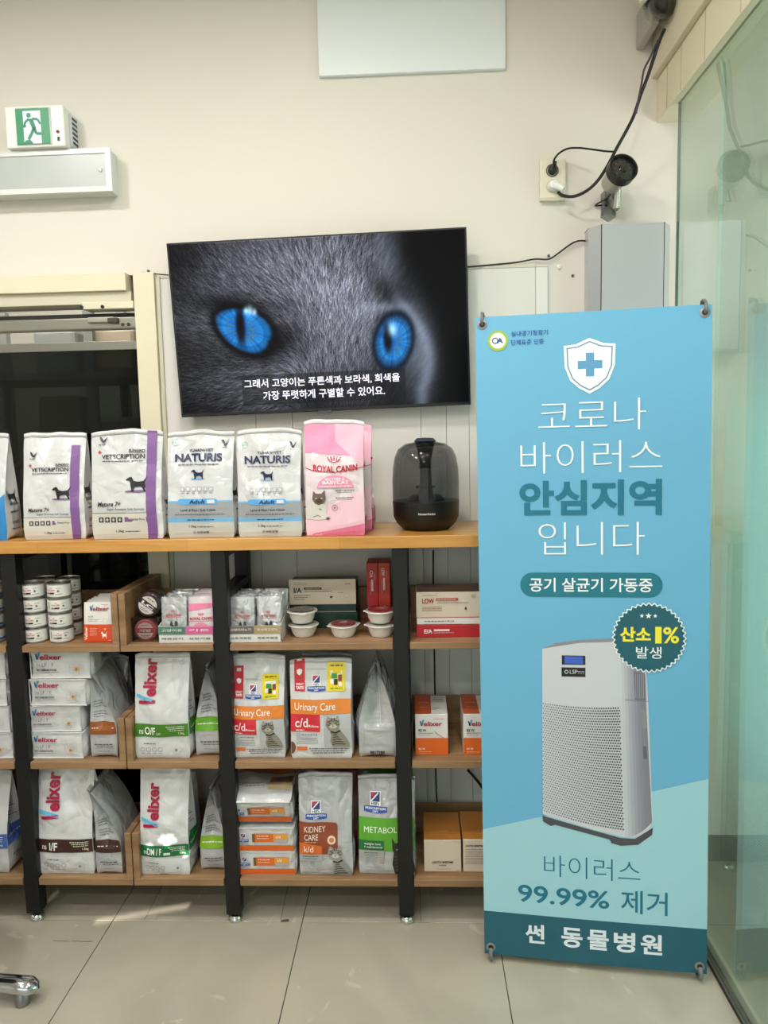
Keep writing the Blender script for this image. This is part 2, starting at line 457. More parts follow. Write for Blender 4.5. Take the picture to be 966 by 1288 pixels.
def brand_a(a, x, y, L, h, rot=0, layer=3):
    """two-tone blue and crimson wordmark"""
    if rot:
        a.text('elixer', x, y + L * .17, L * .83, h * .74, 'A3123F', .035, layer, rot=90)
        a.poly([(x - h, y + .00 * L), (x - h * 1.0, y + .07 * L), (x + .0 * h, y + .10 * L), (x + .0 * h, y + .03 * L)], 'A3123F', layer, g=.05)
        a.poly([(x, y + .03 * L), (x, y + .10 * L), (x - h * 1.15, y + .23 * L), (x - h * 1.15, y + .15 * L)], '5FB0D6', layer, g=.05)
    else:
        a.text('elixer', x + L * .17, y, x + L, h * .8, 'A3123F', .022, layer, slant=.08)
        a.poly([(x, y + h * .9), (x + L * .06, y + h * .9), (x + L * .11, y), (x + L * .05, y)], '2F4F86', layer, g=0)
        a.poly([(x + L * .05, y), (x + L * .11, y), (x + L * .2, y + h * 1.15), (x + L * .14, y + h * 1.15)], '2E7FA6', layer, g=0)
def badge(a, x, y, s, layer=3):
    """square vet-diet emblem over a blue name plate; x, y = lower left, s = plate width"""
    a.poly([(x, y + s * .04), (x + s * .12, y + s * .02), (x + s * .5, y - s * .02), (x + s * .88, y + s * .02), (x + s, y + s * .04), (x + s, y + s * .24), (x + s * .5, y + s * .28), (x, y + s * .24)], '2450A0', layer, g=.06)
    a.text('PRESCRIPTION', x + s * .06, y + s * .13, x + s * .94, s * .085, 'F0F2F6', .02, layer + 1)
    a.text('DIET', x + s * .38, y + s * .02, x + s * .62, s * .075, 'F0F2F6', .02, layer + 1)
    x0 = x + s * .26; x1 = x + s * .72; y0 = y + s * .27
    a.rect(x0, y0, x1, y0 + s * .56, 'F1F1F1', layer)
    a.rect(x0 + s * .04, y0 + s * .17, x1 - s * .04, y0 + s * .52, '2B3A80', layer + 1)
    a.poly([(x0 + s * .04, y0 + s * .36), (x0 + s * .18, y0 + s * .36), (x0 + s * .30, y0 + s * .52), (x0 + s * .04, y0 + s * .52)], 'B33A50', layer + 2, g=0)
    a.line([(x0 + s * .05, y0 + s * .18), (x0 + s * .36, y0 + s * .50)], s * .05, 'F1F1F1', layer + 3)
    a.text("Hill's", x0 + s * .06, y0 + s * .03, x1 - s * .06, s * .12, '22242A', .02, layer + 1)

# ------------------------------------------------------------------ gusseted bags
def bag_shape(w_, h_, d_, seed, bulge=.10, wr=1.0, flare=0.0, lean=0.0, twist=0.0, topd=.04):
    """surface of a block-bottom bag; returns fn(face, u, t, off); base centre at the origin, front towards -Y"""
    sd = Vector((seed * 3.1, seed * 1.7, seed * .9))
    def prof(t):
        if t < .02: return .95
        k = max(0.0, (t - .30) / .66)
        return max(topd, 1.0 - min(1.0, k) ** 1.25 * (1 - topd))
    def S(face, u, t, off=0.0):
        t = min(max(t, 0.0), 1.0)
        dp = prof(t); hd = d_ / 2 * dp
        hw = w_ / 2 * (1 - .05 * math.exp(-t * 25) - .035 * math.sin(math.pi * min(1, t * 1.1)) * (1 if t < .9 else 0) + flare * t)
        z = h_ * t
        if face in ('F', 'B'):
            s = 2 * u - 1
            x = hw * s
            y = -(hd + d_ * bulge * (1 - s * s) * (math.sin(math.pi * min(1, t * 1.02)) ** .7 if 0 < t < .98 else 0) * (.35 + .65 * dp))
            env = min(1, 8 * t) * min(1, 6 * (1 - t)) * (1 - s ** 4 * .7)
            dn = noise.noise(Vector((x * 12, z * 8, 0)) + sd) * .0075
            r1 = max(0, .30 - abs(noise.noise(Vector((x * 8 + z * 5, z * 4 - x * 2, 11)) + sd))) / .30
            r2 = max(0, .25 - abs(noise.noise(Vector((x * 10 - z * 7, z * 6, 23)) + sd))) / .25
            dn += -.0036 * r1 * (.4 + t) + .0028 * r2 * (.3 + t)
            y += dn * env * wr
            y -= off
            if face == 'B': x, y = -x, -y
        else:
            s = 2 * u - 1          # along depth
            y = hd * s
            fold = math.sqrt(max(0, 1 - dp * dp)) * d_ / 2 * .85
            ins = fold * (1 - abs(s))
            x = hw - ins + (d_ * .05 * (1 - s * s) * (1 if t > .03 else 0)) * dp
            env = min(1, 8 * t) * min(1, 4 * (1 - t)) * (1 - s ** 4)
            x += noise.noise(Vector((y * 16, z * 11, 7)) + sd) * .004 * env * wr
            x += off
            if face == 'L': x, y = -x, -y
        tk = max(0.0, (t - .75) / .25)
        z += h_ * tk * (.022 * noise.noise(Vector((x * 17, 0, 5)) + sd) - .022 * abs(x / (w_ / 2)) ** 4)
        # the upper part may lean or turn over
        k = max(0, t - .25)
        y += lean * k * k * 1.6
        x += twist * k * k
        return Vector((x, y, z))
    return S
def bag_mesh(S, nf=32, ns=10, nt=46):
    V = []; Fc = []; ring = []
    for j in range(nt + 1):
        t = j / nt; row = []
        for face, n in (('F', nf), ('R', ns), ('B', nf), ('L', ns)):
            for i in range(n): row.append(S(face, i / n, t))
        ring.append(row)
    n = len(ring[0])
    for r in ring: V += r
    for j in range(nt):
        for i in range(n): Fc.append((j * n + i, j * n + (i + 1) % n, (j + 1) * n + (i + 1) % n, (j + 1) * n + i))
    Fc.append(tuple(range(n))[::-1]); Fc.append(tuple(nt * n + i for i in range(n)))
    return V, Fc
def film_bag(hexc, rough=.30, metal=0.0):
    return M(hexc, rough, metal, coat=.5, bump=.55, bscale=26, name='crinkled_film', dist=.004)
def make_bag(label, loc, w_, h_, d_, seed, body, fronts=None, sides=None, rot=(0, 0, 0), group='bags of pet food', cat='bag', name='pet_food_bag', side_faces=('R',), seal=None, **kw):
    r = thing(name, label, cat, loc, rot, group)
    S = bag_shape(w_, h_, d_, seed, **kw)
    V, Fc = bag_mesh(S)
    o = link_mesh('bag_body', V, Fc, body, None, r, True)
    o.data.set_sharp_from_angle(angle=math.radians(55))
    # heat-sealed strip along the top
    sv = []; n = 18
    for k, zz in enumerate((.955, 1.003)):
        for i in range(n + 1):
            p = S('F', i / n, min(zz, 1.0), .0006); p.z += h_ * max(0, zz - 1); sv.append(p)
    for k, zz in enumerate((.955, 1.003)):
        for i in range(n + 1):
            p = S('B', 1 - i / n, min(zz, 1.0), .0006); p.z += h_ * max(0, zz - 1); sv.append(p)
    m_ = n + 1; fs = []
    for i in range(n):
        fs.append((i, i + 1, m_ + i + 1, m_ + i)); fs.append((2 * m_ + i + 1, 2 * m_ + i, 3 * m_ + i, 3 * m_ + i + 1)); fs.append((m_ + i, m_ + i + 1, 3 * m_ + i + 1, 3 * m_ + i))
        fs.append((i + 1, i, 2 * m_ + i, 2 * m_ + i + 1))
    link_mesh('top_seal', sv, fs, seal or body, None, r, True)
    if fronts: fronts.build('front_print', r, lambda x, y, off: S('F', x, y * w_ / h_, off))
    if sides:
        for sf in side_faces: sides.build('side_print', r, (lambda sf: lambda x, y, off: S(sf, x, y * d_ / h_, off))(sf))
    return r

# ================================================================== THE SETTING
Y_WALL = 2.52
def tile_mat():
    m = bpy.data.materials.new('polished_porcelain'); m.use_nodes = True; nt = m.node_tree; b = nt.nodes['Principled BSDF']
    N = nt.nodes.new; L = nt.links.new
    tc = N('ShaderNodeTexCoord'); oi = N('ShaderNodeObjectInfo'); ad = N('ShaderNodeVectorMath'); L(tc.outputs['Object'], ad.inputs[0]); L(oi.outputs['Location'], ad.inputs[1])
    n = N('ShaderNodeTexNoise'); n.inputs['Scale'].default_value = 2.2; n.inputs['Detail'].default_value = 7; n.inputs['Distortion'].default_value = 1.2; L(ad.outputs[0], n.inputs['Vector'])
    r = N('ShaderNodeValToRGB'); e = r.color_ramp.elements
    e[0].position = .3; e[0].color = lin('A69F90'); e[1].position = .62; e[1].color = lin('B3AC9C')
    L(n.outputs[0], r.inputs[0])
    v = N('ShaderNodeTexNoise'); v.inputs['Scale'].default_value = 5; v.inputs['Detail'].default_value = 8; v.inputs['Distortion'].default_value = 2.5; L(ad.outputs[0], v.inputs['Vector'])
    r2 = N('ShaderNodeValToRGB'); e = r2.color_ramp.elements; e[0].position = .655; e[0].color = (0, 0, 0, 1); e[1].position = .70; e[1].color = (.55, .55, .55, 1); L(v.outputs[0], r2.inputs[0])
    mx = N('ShaderNodeMix'); mx.data_type = 'RGBA'; mx.inputs[7].default_value = lin('CBC4B4'); L(r2.outputs[0], mx.inputs[0]); L(r.outputs[0], mx.inputs[6])
    L(mx.outputs[2], b.inputs['Base Color']); b.inputs['Roughness'].default_value = .22; b.inputs['Specular IOR Level'].default_value = .5
    return m
floor = MB().box(-3.2, 2.6, -3.5, 2.8, -.08, -.003).build('floor', M('2B2924', .9, name='grout')); tag(floor, kind='structure')
TM = tile_mat(); G = .6
tm = MB().box(-G / 2 + .0012, G / 2 - .0012, -G / 2 + .0012, G / 2 - .0012, -.008, 0, .0008)
t0 = tm.build('floor_tile', TM, floor); first = True
for i in range(-4, 6):
    for j in range(-9, 2):
        x = -.9769 + G * i + G / 2; y = 2.1662 + G * j + G / 2
        if first: o = t0; first = False
        else: o = t0.copy(); COL.objects.link(o); o.parent = floor
        o.location = (x, y, 0)
# repair lines and old tape strips left on the tiles
dirt = M('5E574A', .8, name='old_scuff'); tape = M('A8A294', .55, name='clear_tape')
def strip(name, p, q, w_, mat, z=.0006):
    p, q = Vector(p), Vector(q); d = (q - p).normalized(); n = Vector((-d.y, d.x, 0)) * w_ / 2
    return link_mesh(name, [p - n + Vector((0, 0, z)), q - n + Vector((0, 0, z)), q + n + Vector((0, 0, z)), p + n + Vector((0, 0, z))], [(0, 1, 2, 3)], mat, None, floor)
for p, q in [((-.86, 2.168, 0), (-.868, 2.45, 0)), ((-.43, 2.172, 0), (-.44, 2.45, 0)), ((.008, 2.166, 0), (.004, 2.45, 0))]:
    strip('tape_strip', p, q, .03, tape)
    strip('tape_edge', (p[0] - .016, p[1], 0), (q[0] - .016, q[1], 0), .0015, dirt, .0012)
strip('scuff_mark', (-1.12, 2.069, 0), (-1.07, 2.067, 0), .002, dirt); strip('scuff_mark', (-1.06, 2.068, 0), (-1.0, 2.066, 0), .0025, dirt)
strip('scuff_mark', (-.42, 2.172, 0), (-.444, 2.168, 0), .012, dirt)

plaster = M('E0DAD0', .75, bump=.08, bscale=60, vary=.03, vscale=1.5, name='painted_plaster')
side_paint = M('D2D0C6', .8, name='matt_paint')
wb = MB()
wb.box(-.923, 2.6, Y_WALL, 2.66, 0, H_CEIL).box(-3.2, -.923, Y_WALL, 2.66, 2.05, H_CEIL).box(-3.2, -2.75, Y_WALL, 2.66, 0, 2.05)
tag(wb.build('wall_back', plaster), kind='structure')
tag(MB().box(-3.3, -3.2, -3.5, 4.4, 0, H_CEIL).build('wall_left', side_paint), kind='structure')
tag(MB().box(2.6, 2.7, -3.5, 2.66, 0, H_CEIL).build('wall_right', M('DDE6E0', .8, name='pale_green_paint')), kind='structure')
tag(MB().box(-3.3, 2.7, -3.6, 4.4, H_CEIL, 3.1).build('ceiling', M('E4E1D8', .85, name='ceiling_paint')), kind='structure')
# shop front behind the photographer: low wall, header and glazing bars around an open daylight window
tag(MB().box(-3.3, 2.7, -3.6, -3.5, 0, .4).box(-3.3, 2.7, -3.6, -3.5, 2.7, H_CEIL).box(-3.3, -2.8, -3.6, -3.5, .4, 2.7).box(1.0, 2.7, -3.6, -3.5, .4, 2.7).build('wall_front', side_paint), kind='structure')
wf = MB()
for x in (-2.8, -1.55, -.3, .96): wf.box(x, x + .04, -3.58, -3.52, .4, 2.7)
wf.box(-2.8, 1.0, -3.58, -3.52, .4, .44).box(-2.8, 1.0, -3.58, -3.52, 2.66, 2.7)
wfo = tag(wf.build('window_1', M('8C8F90', .4, .6, name='anodised_frame')), kind='structure')
# added unseen sheet in the window, slotted to shape the sun's streak and patches
def gap(xa, xb, yf, zf, hh, slope=0.0):
    zc = zf + (yf + 3.55) * math.tan(SUN_EL); return (xa, xb, zc - hh / 2, zc + hh / 2, slope)
rg = random.Random(3)
blobs = []
for xa, n_, zc_, hh_ in ((-.815, 6, .268, .042), (-.752, 4, .225, .028), (-.858, 3, .246, .016)):
    for i in range(n_):
        k = math.sin(math.pi * (i + .6) / (n_ + .2)); blobs.append(gap(xa + i * .0088, xa + (i + 1) * .0088, 2.165, zc_ + rg.uniform(-.006, .006), hh_ * k * rg.uniform(.6, 1.0), rg.uniform(-.012, .012)))
gaps = sorted([gap(-1.03, -.757, 2.20, 0, .010, .03)] + blobs)
bl_ = MB(); edges_x = sorted(set([-2.8, 1.0] + [g[0] for g in gaps] + [g[1] for g in gaps])); YB = -3.55
def quad(xa, xb, z0a, z0b, z1a, z1b):
    bl_.add([(xa, YB, z0a), (xb, YB, z0b), (xb, YB, z1b), (xa, YB, z1a), (xa, YB + .002, z0a), (xb, YB + .002, z0b), (xb, YB + .002, z1b), (xa, YB + .002, z1a)], [(0, 1, 2, 3), (7, 6, 5, 4), (0, 4, 5, 1), (3, 2, 6, 7)])
for xa, xb in zip(edges_x[:-1], edges_x[1:]):
    hs = sorted([g for g in gaps if g[0] <= xa + 1e-6 and g[1] >= xb - 1e-6], key=lambda g: g[2])
    za = zb_ = .40
    for g in hs:
        fa = (xa - g[0]) / (g[1] - g[0]) - .5; fb = (xb - g[0]) / (g[1] - g[0]) - .5
        quad(xa, xb, za, zb_, g[2] + g[4] * fa, g[2] + g[4] * fb); za, zb_ = g[3] + g[4] * fa, g[3] + g[4] * fb
    quad(xa, xb, za, zb_, 2.70, 2.70)
bl_.build('sun_mask', M('DAD8D0', .8, name='sun_mask_fabric'), wfo)
for x, y in DOWNLIGHTS:
    t = thing('downlight', 'round recessed ceiling downlight, %s' % ['far left near the wall', 'centre near the wall', 'far left of the middle row', 'centre of the middle row', 'far left by the shop front', 'centre by the shop front', 'in front of the banner'][DOWNLIGHTS.index((x, y))], 'ceiling light', (x, y, H_CEIL), (0, 0, 0), 'ceiling downlights')
    MB().lathe([(.092, 0), (.105, -.004), (.105, -.010), (.088, -.012), (.086, 0)], 24, cap=False).build('rim', M('EDEBE4', .5), t, True)
    MB().lathe([(.0, -.002), (.086, -.002)], 24, cap=False).build('diffuser', emis('lit_diffuser', 'FFF4E2', 9.0) if (x, y) == DOWNLIGHTS[0] else bpy.data.materials['lit_diffuser'], t)

# ---- lower wall faced with white boards
panel_m = M('DBD9D3', .45, vary=.03, vscale=3, name='white_laminate')
tp = MB().box(-.842, .440, Y_WALL - .003, Y_WALL + .001, .0, 2.036).build('trim_1', M('A9A79F', .8, name='shadow_gap')); tag(tp, kind='structure')
edges = [-.842, -.535, -.412, .020, .104, .18, .40, .44]
for a, b_ in zip(edges[:-1], edges[1:]):
    MB().box(a + .0006, b_ - .0006, Y_WALL - .010, Y_WALL - .002, .09, 2.033, .001).build('panel', panel_m if b_ - a > .05 else M('E3E2DC', .4, name='white_edge_strip'), tp)
tag(MB().box(-.842, 2.55, Y_WALL - .012, Y_WALL, 0, .09, .002).build('baseboard_back', M('8E8A80', .5, name='grey_skirting')), kind='structure')

# ---- dark glazed door on the left
cream = M('E0D9BF', .45, vary=.02, name='cream_powder_coat')
dr = tag(MB().box(-2.75, -.923, 2.56, 2.60, .0, .05).build('door_1', M('777974', .35, .7, name='brushed_sill')), kind='structure')
MB().box(-.923, -.853, Y_WALL - .028, 2.62, 0, 2.052, .002).build('jamb', cream, dr)
MB().box(-.852, -.838, Y_WALL - .018, Y_WALL, 0, 2.04, .002).build('jamb_bead', M('C9C4AF', .5, name='cream_bead'), dr)
MB().box(-2.75, -.945, Y_WALL - .035, 2.62, 1.995, 2.052, .002).build('header', cream, dr)
MB().box(-2.75, -.935, Y_WALL - .020, 2.60, 1.955, 1.995, .002).build('header_lip', M('CFC9B4', .5, name='cream_lip'), dr)
MB().box(-1.10, -.926, Y_WALL - .026, 2.56, 1.938, 1.962, .002).build('closer_cover', cream, dr)
MB().box(-2.75, -.925, 2.535, 2.56, 1.918, 1.930, .001).build('seal_strip', M('1B1B1A', .6), dr)
MB().box(-2.75, -.926, Y_WALL - .005, 2.56, 1.876, 1.914, .004).build('slide_rail', M('9C9A90', .35, .7, name='rail_metal'), dr)
MB().box(-1.09, -1.00, Y_WALL - .016, Y_WALL, 1.896, 1.914, .003).build('rail_bracket', M('A7A498', .4, .5), dr)
MB().box(-1.02, -.985, Y_WALL - .02, Y_WALL, 1.893, 1.910, .002).build('rail_clip', M('4D4B45', .4, .6), dr)
for x, z in ((-1.10, 1.945), (-1.03, 1.945), (-.965, 1.885), (-.945, 1.885)):
    MB().lathe([(0, 0), (.006, 0), (.006, .004), (0, .005)], 10, Matrix.Translation((x, Y_WALL - .026, z)) @ Matrix.Rotation(math.pi / 2, 4, 'X')).build('screw', M('3A3934', .4, .8), dr)
MB().box(-2.75, -.926, 2.535, 2.56, 1.808, 1.838, .002).build('transom_bar', M('8E8C84', .35, .6, name='bar_metal'), dr)
MB().box(-2.75, -.93, 2.545, 2.551, 1.838, 1.955).build('transom_pane', pane_mat('transom_glass', (.92, .93, .92, 1)), dr)
MB().box(-2.75, -.93, 2.545, 2.553, .05, 1.808).build('dark_pane', pane_mat('dark_tinted_glass', (.15, .17, .165, 1), 1.42), dr)
# back room seen through it
brw = MB().box(-3.2, .6, 4.3, 4.4, 0, H_CEIL).box(.5, .6, 2.66, 4.3, 0, H_CEIL)
tag(brw.build('wall_back_room', M('C7C3BA', .8, name='back_room_paint')), kind='structure')
tag(MB().box(-3.2, .6, 2.8, 4.4, -.08, 0).build('floor_back_room', M('7C776C', .6)), kind='structure')
rk = thing('reflection_rack', 'added grey rack behind the tinted glass, standing in for a reflected shelf', 'rack', (-1.9, 3.35, 0))  # added behind the pane in place of its reflection of a shelf
gm = M('8E918F', .5, .4, name='grey_rack_metal')
for x in (-.75, -.15, .45, 1.05):
    MB().box(x - .02, x + .02, -.02, .02, 0, 2.15).build('post', gm, rk)
    MB().box(x - .02, x + .02, .36, .40, 0, 2.15).build('post', gm, rk)
for z in (.55, 1.05, 1.38, 1.78):
    MB().box(-.78, 1.08, -.03, .42, z, z + .03).build('shelf', M('B98D55', .6) if z == 1.38 else gm, rk)
k = 0
for z in (1.08, 1.41, 1.81):  # cartons added for the goods mirrored in the dark pane
    for x in (-2.5, -2.2, -1.62, -1.35, -1.02):
        k += 1
        o = MB().box(x - .10, x + .10, 3.36, 3.50, z + .001, z + .20 + .05 * (k % 3) * (z < 1.8), .02).build('reflection_carton', M(['A9ABAA', '8D9190', 'B8A993'][k % 3], .6), origin=(x, 3.42, z))
        tag(o, 'pale stand-in carton for reflected goods, %s on the %s shelf' % ({-2.5: 'at the far left', -2.2: 'second from the left', -1.62: 'in the middle', -1.35: 'second from the right', -1.02: 'at the right end'}[x], {1.08: 'second', 1.41: 'wooden', 1.81: 'top'}[z]), 'carton', 'stand-in cartons for reflected goods')

# ---- header beam above the glass partition
bm_ = M('DED6BD', .5, vary=.03, vscale=8, name='cream_board')
hb = tag(MB().box(.783, .90, -3.5, Y_WALL, 2.470, 2.60, .001).build('trim_2', bm_), kind='structure')
tag(MB().box(.765, .90, -3.5, Y_WALL, 2.602, H_CEIL, .001).build('trim_3', bm_), kind='structure')
for y in (2.42, 2.30, 2.12, 1.9):
    MB().box(.7815, .7835, y, y + .0015, 2.472, 2.60).build('board_joint', M('B9B196', .7), hb)

# ---- glass partition and sliding leaf
gl = pane_mat('green_glass', (.86, .93, .89, 1), 1.9)
gp = tag(MB().box(.803, .811, -3.45, 2.375, .012, 2.470).build('wall_glass', gl), kind='structure')
MB().box(.8028, .8112, 2.375, 2.378, .012, 2.47).build('pane_edge', M('5E7A6C', .25, name='glass_edge'), gp)
MB().box(.800, .835, -3.45, 2.50, 0, .012, .002).build('floor_channel', M('8C8B84', .35, .7, name='channel_metal'), gp)
MB().box(.797, .8005, -3.45, 2.50, 0, .007).build('channel_seal', M('2C2B28', .7), gp)
MB().box(.814, .8175, -3.45, 2.50, .012, .0145).build('channel_seal', M('2C2B28', .7), gp)
sd_ = tag(MB().box(.842, .850, -.3, 2.155, .016, 2.47).build('door_2', pane_mat('clear_leaf_glass', (.90, .95, .92, 1), 1.3)), kind='structure')
MB().box(.8415, .8505, 2.155, 2.158, .016, 2.47).build('polished_edge', M('E8F5EE', .15, name='bright_glass_edge'), sd_)
link_mesh('privacy_film', [(.8512, -.28, .1), (.8512, 2.10, .1), (.8512, 2.10, 1.8), (.8512, -.28, 1.8)], [(0, 1, 2, 3)], film_mat(), None, sd_)

# ================================================================== WALL FIXTURES
# white board near the ceiling
tag(MB().box(-.288, .305, Y_WALL - .018, Y_WALL - .001, 2.646, 2.985, .0015).build('blank_board', M('E6EBEE', .35, name='white_board_face'), origin=(0, Y_WALL - .01, 2.646)),
    'blank white board fixed to the wall above the television', 'board')
# emergency exit sign
ex = thing('exit_sign', 'white emergency exit sign box with green running figure, on top of the light fitting', 'exit sign', (-1.200, Y_WALL, 2.437))
wht = M('EDEBE6', .4, name='white_plastic')
MB().box(-.087, .104, -.085, -.025, 0, .127, .005).build('housing', wht, ex)
MB().box(-.070, .112, -.050, -.0, .010, .114, .004).build('rear_casing', M('C9CBD0', .5), ex)
for k in range(6): MB().box(.1115, .1135, -.044, -.01, .022 + k * .015, .029 + k * .015).build('vent_slot', M('3E3F48', .6), ex)
MB().box(-.052, .064, -.0875, -.083, .006, .120, .002).build('face_frame', M('B9C2BC', .3), ex)
a = Art()
a.rect(0, 0, 1, 1, '0A8A58', 1, g=1).rect(.22, .0, .75, .93, 'DCE0F4', 2, g=1)
for p, t_ in (([(.46, .70), (.40, .42)], .15),): pass
gr = '0B8560'
a.ell(.40, .80, .068, .068, gr, 4, 16)
a.poly([(.38, .70), (.52, .70), (.60, .44), (.50, .38)], gr, 4, g=0)
a.line([(.40, .70), (.28, .60), (.24, .46)], .065, gr, 4); a.line([(.24, .47), (.30, .52)], .05, gr, 4)
a.line([(.50, .70), (.66, .68), (.74, .54)], .065, gr, 4)
a.line([(.54, .44), (.46, .28), (.36, .12)], .085, gr, 4)
a.line([(.55, .44), (.60, .28), (.82, .27)], .08, gr, 4)
a.poly([(0, 0), (.50, 0), (.40, .12), (.28, .10), (.20, .02)], gr, 3, g=0); a.poly([(.78, .24), (1, .24), (1, 0), (.96, 0), (.78, .12)], '0A8A58', 3, g=0)
a.build('pictogram', ex, flat_map((-.049, -.0876, .009), (1, 0, 0), (0, 0, 1), (0, -1, 0), .1075))
MB().lathe([(0, 0), (.005, 0), (.005, .003), (0, .004)], 12, Matrix.Translation((.083, -.0848, .044)) @ Matrix.Rotation(math.pi / 2, 4, 'X')).build('indicator', M('7A1518', .4), ex)
MB().box(.080, .088, -.0865, -.084, .016, .029).build('test_switch', M('3C3C3C', .5), ex)
# rectangular light fitting with frosted cover
lf = thing('light_fitting', 'long rectangular frosted wall light fitting under the exit sign', 'light', (-1.421, Y_WALL, 2.301))
MB().box(-.5, .456, -.055, -.001, .001, .133, .003).build('housing', M('D9DAD8', .4), lf)
f = MB().box(-.5, .461, -.066, -.054, 0, .016).box(-.5, .461, -.066, -.054, .118, .134).box(.443, .461, -.066, -.054, .016, .118)
f.build('frame', M('DEDFDD', .35, name='fitting_frame'), lf)
MB().box(-.5, .444, -.062, -.0555, .015, .120).build('cover', M('B7BCBA', .30, coat=.4, vary=.08, vscale=7, name='frosted_cover'), lf)
MB().lathe([(0, 0), (.007, 0), (.006, .006), (0, .007)], 12, Matrix.Translation((.425, -.062, .066)) @ Matrix.Rotation(math.pi / 2, 4, 'X')).build('screw', M('DADAD6', .2, .8), lf)

# ---- television
def frame4(BL, BR, TL, TR):
    o = (BL + BR + TL + TR) / 4; U = ((BR - BL) + (TR - TL)); w_ = U.length / 2; U.normalize()
    V = ((TL - BL) + (TR - BR)); V -= U * V.dot(U); h_ = V.length / 2; V.normalize()
    return o, U, V, U.cross(V), w_, h_
o4, U4, V4, N4, tw, th = frame4(at(228, 524, Y=2.455), at(592, 510, Y=2.455), at(209, 307, Y=2.42), at(587, 284, Y=2.42))
tvm = Matrix((U4, -N4, V4)).transposed().to_4x4()          # local x right, y away from the viewer, z up
tv = thing('television', 'black wall-mounted television showing a blue-eyed grey cat with Korean subtitles', 'television', o4, tvm.to_euler())
blk = M('0C0C0D', .35, name='black_plastic')
MB().box(-tw / 2, tw / 2, .001, .022, -th / 2, th / 2, .002).build('bezel', blk, tv)
MB().box(-tw * .36, tw * .36, .02, .045, -th * .40, th * .25, .008).build('rear_housing', blk, tv)
MB().box(-.12, .12, .045, .075, -.12, .12, .003).build('wall_bracket', M('303030', .5, .5), tv)
MB().box(-.022, .022, .0, .014, -th / 2 - .006, -th / 2 + .002, .001).build('logo_tab', M('55565A', .3, .5), tv)
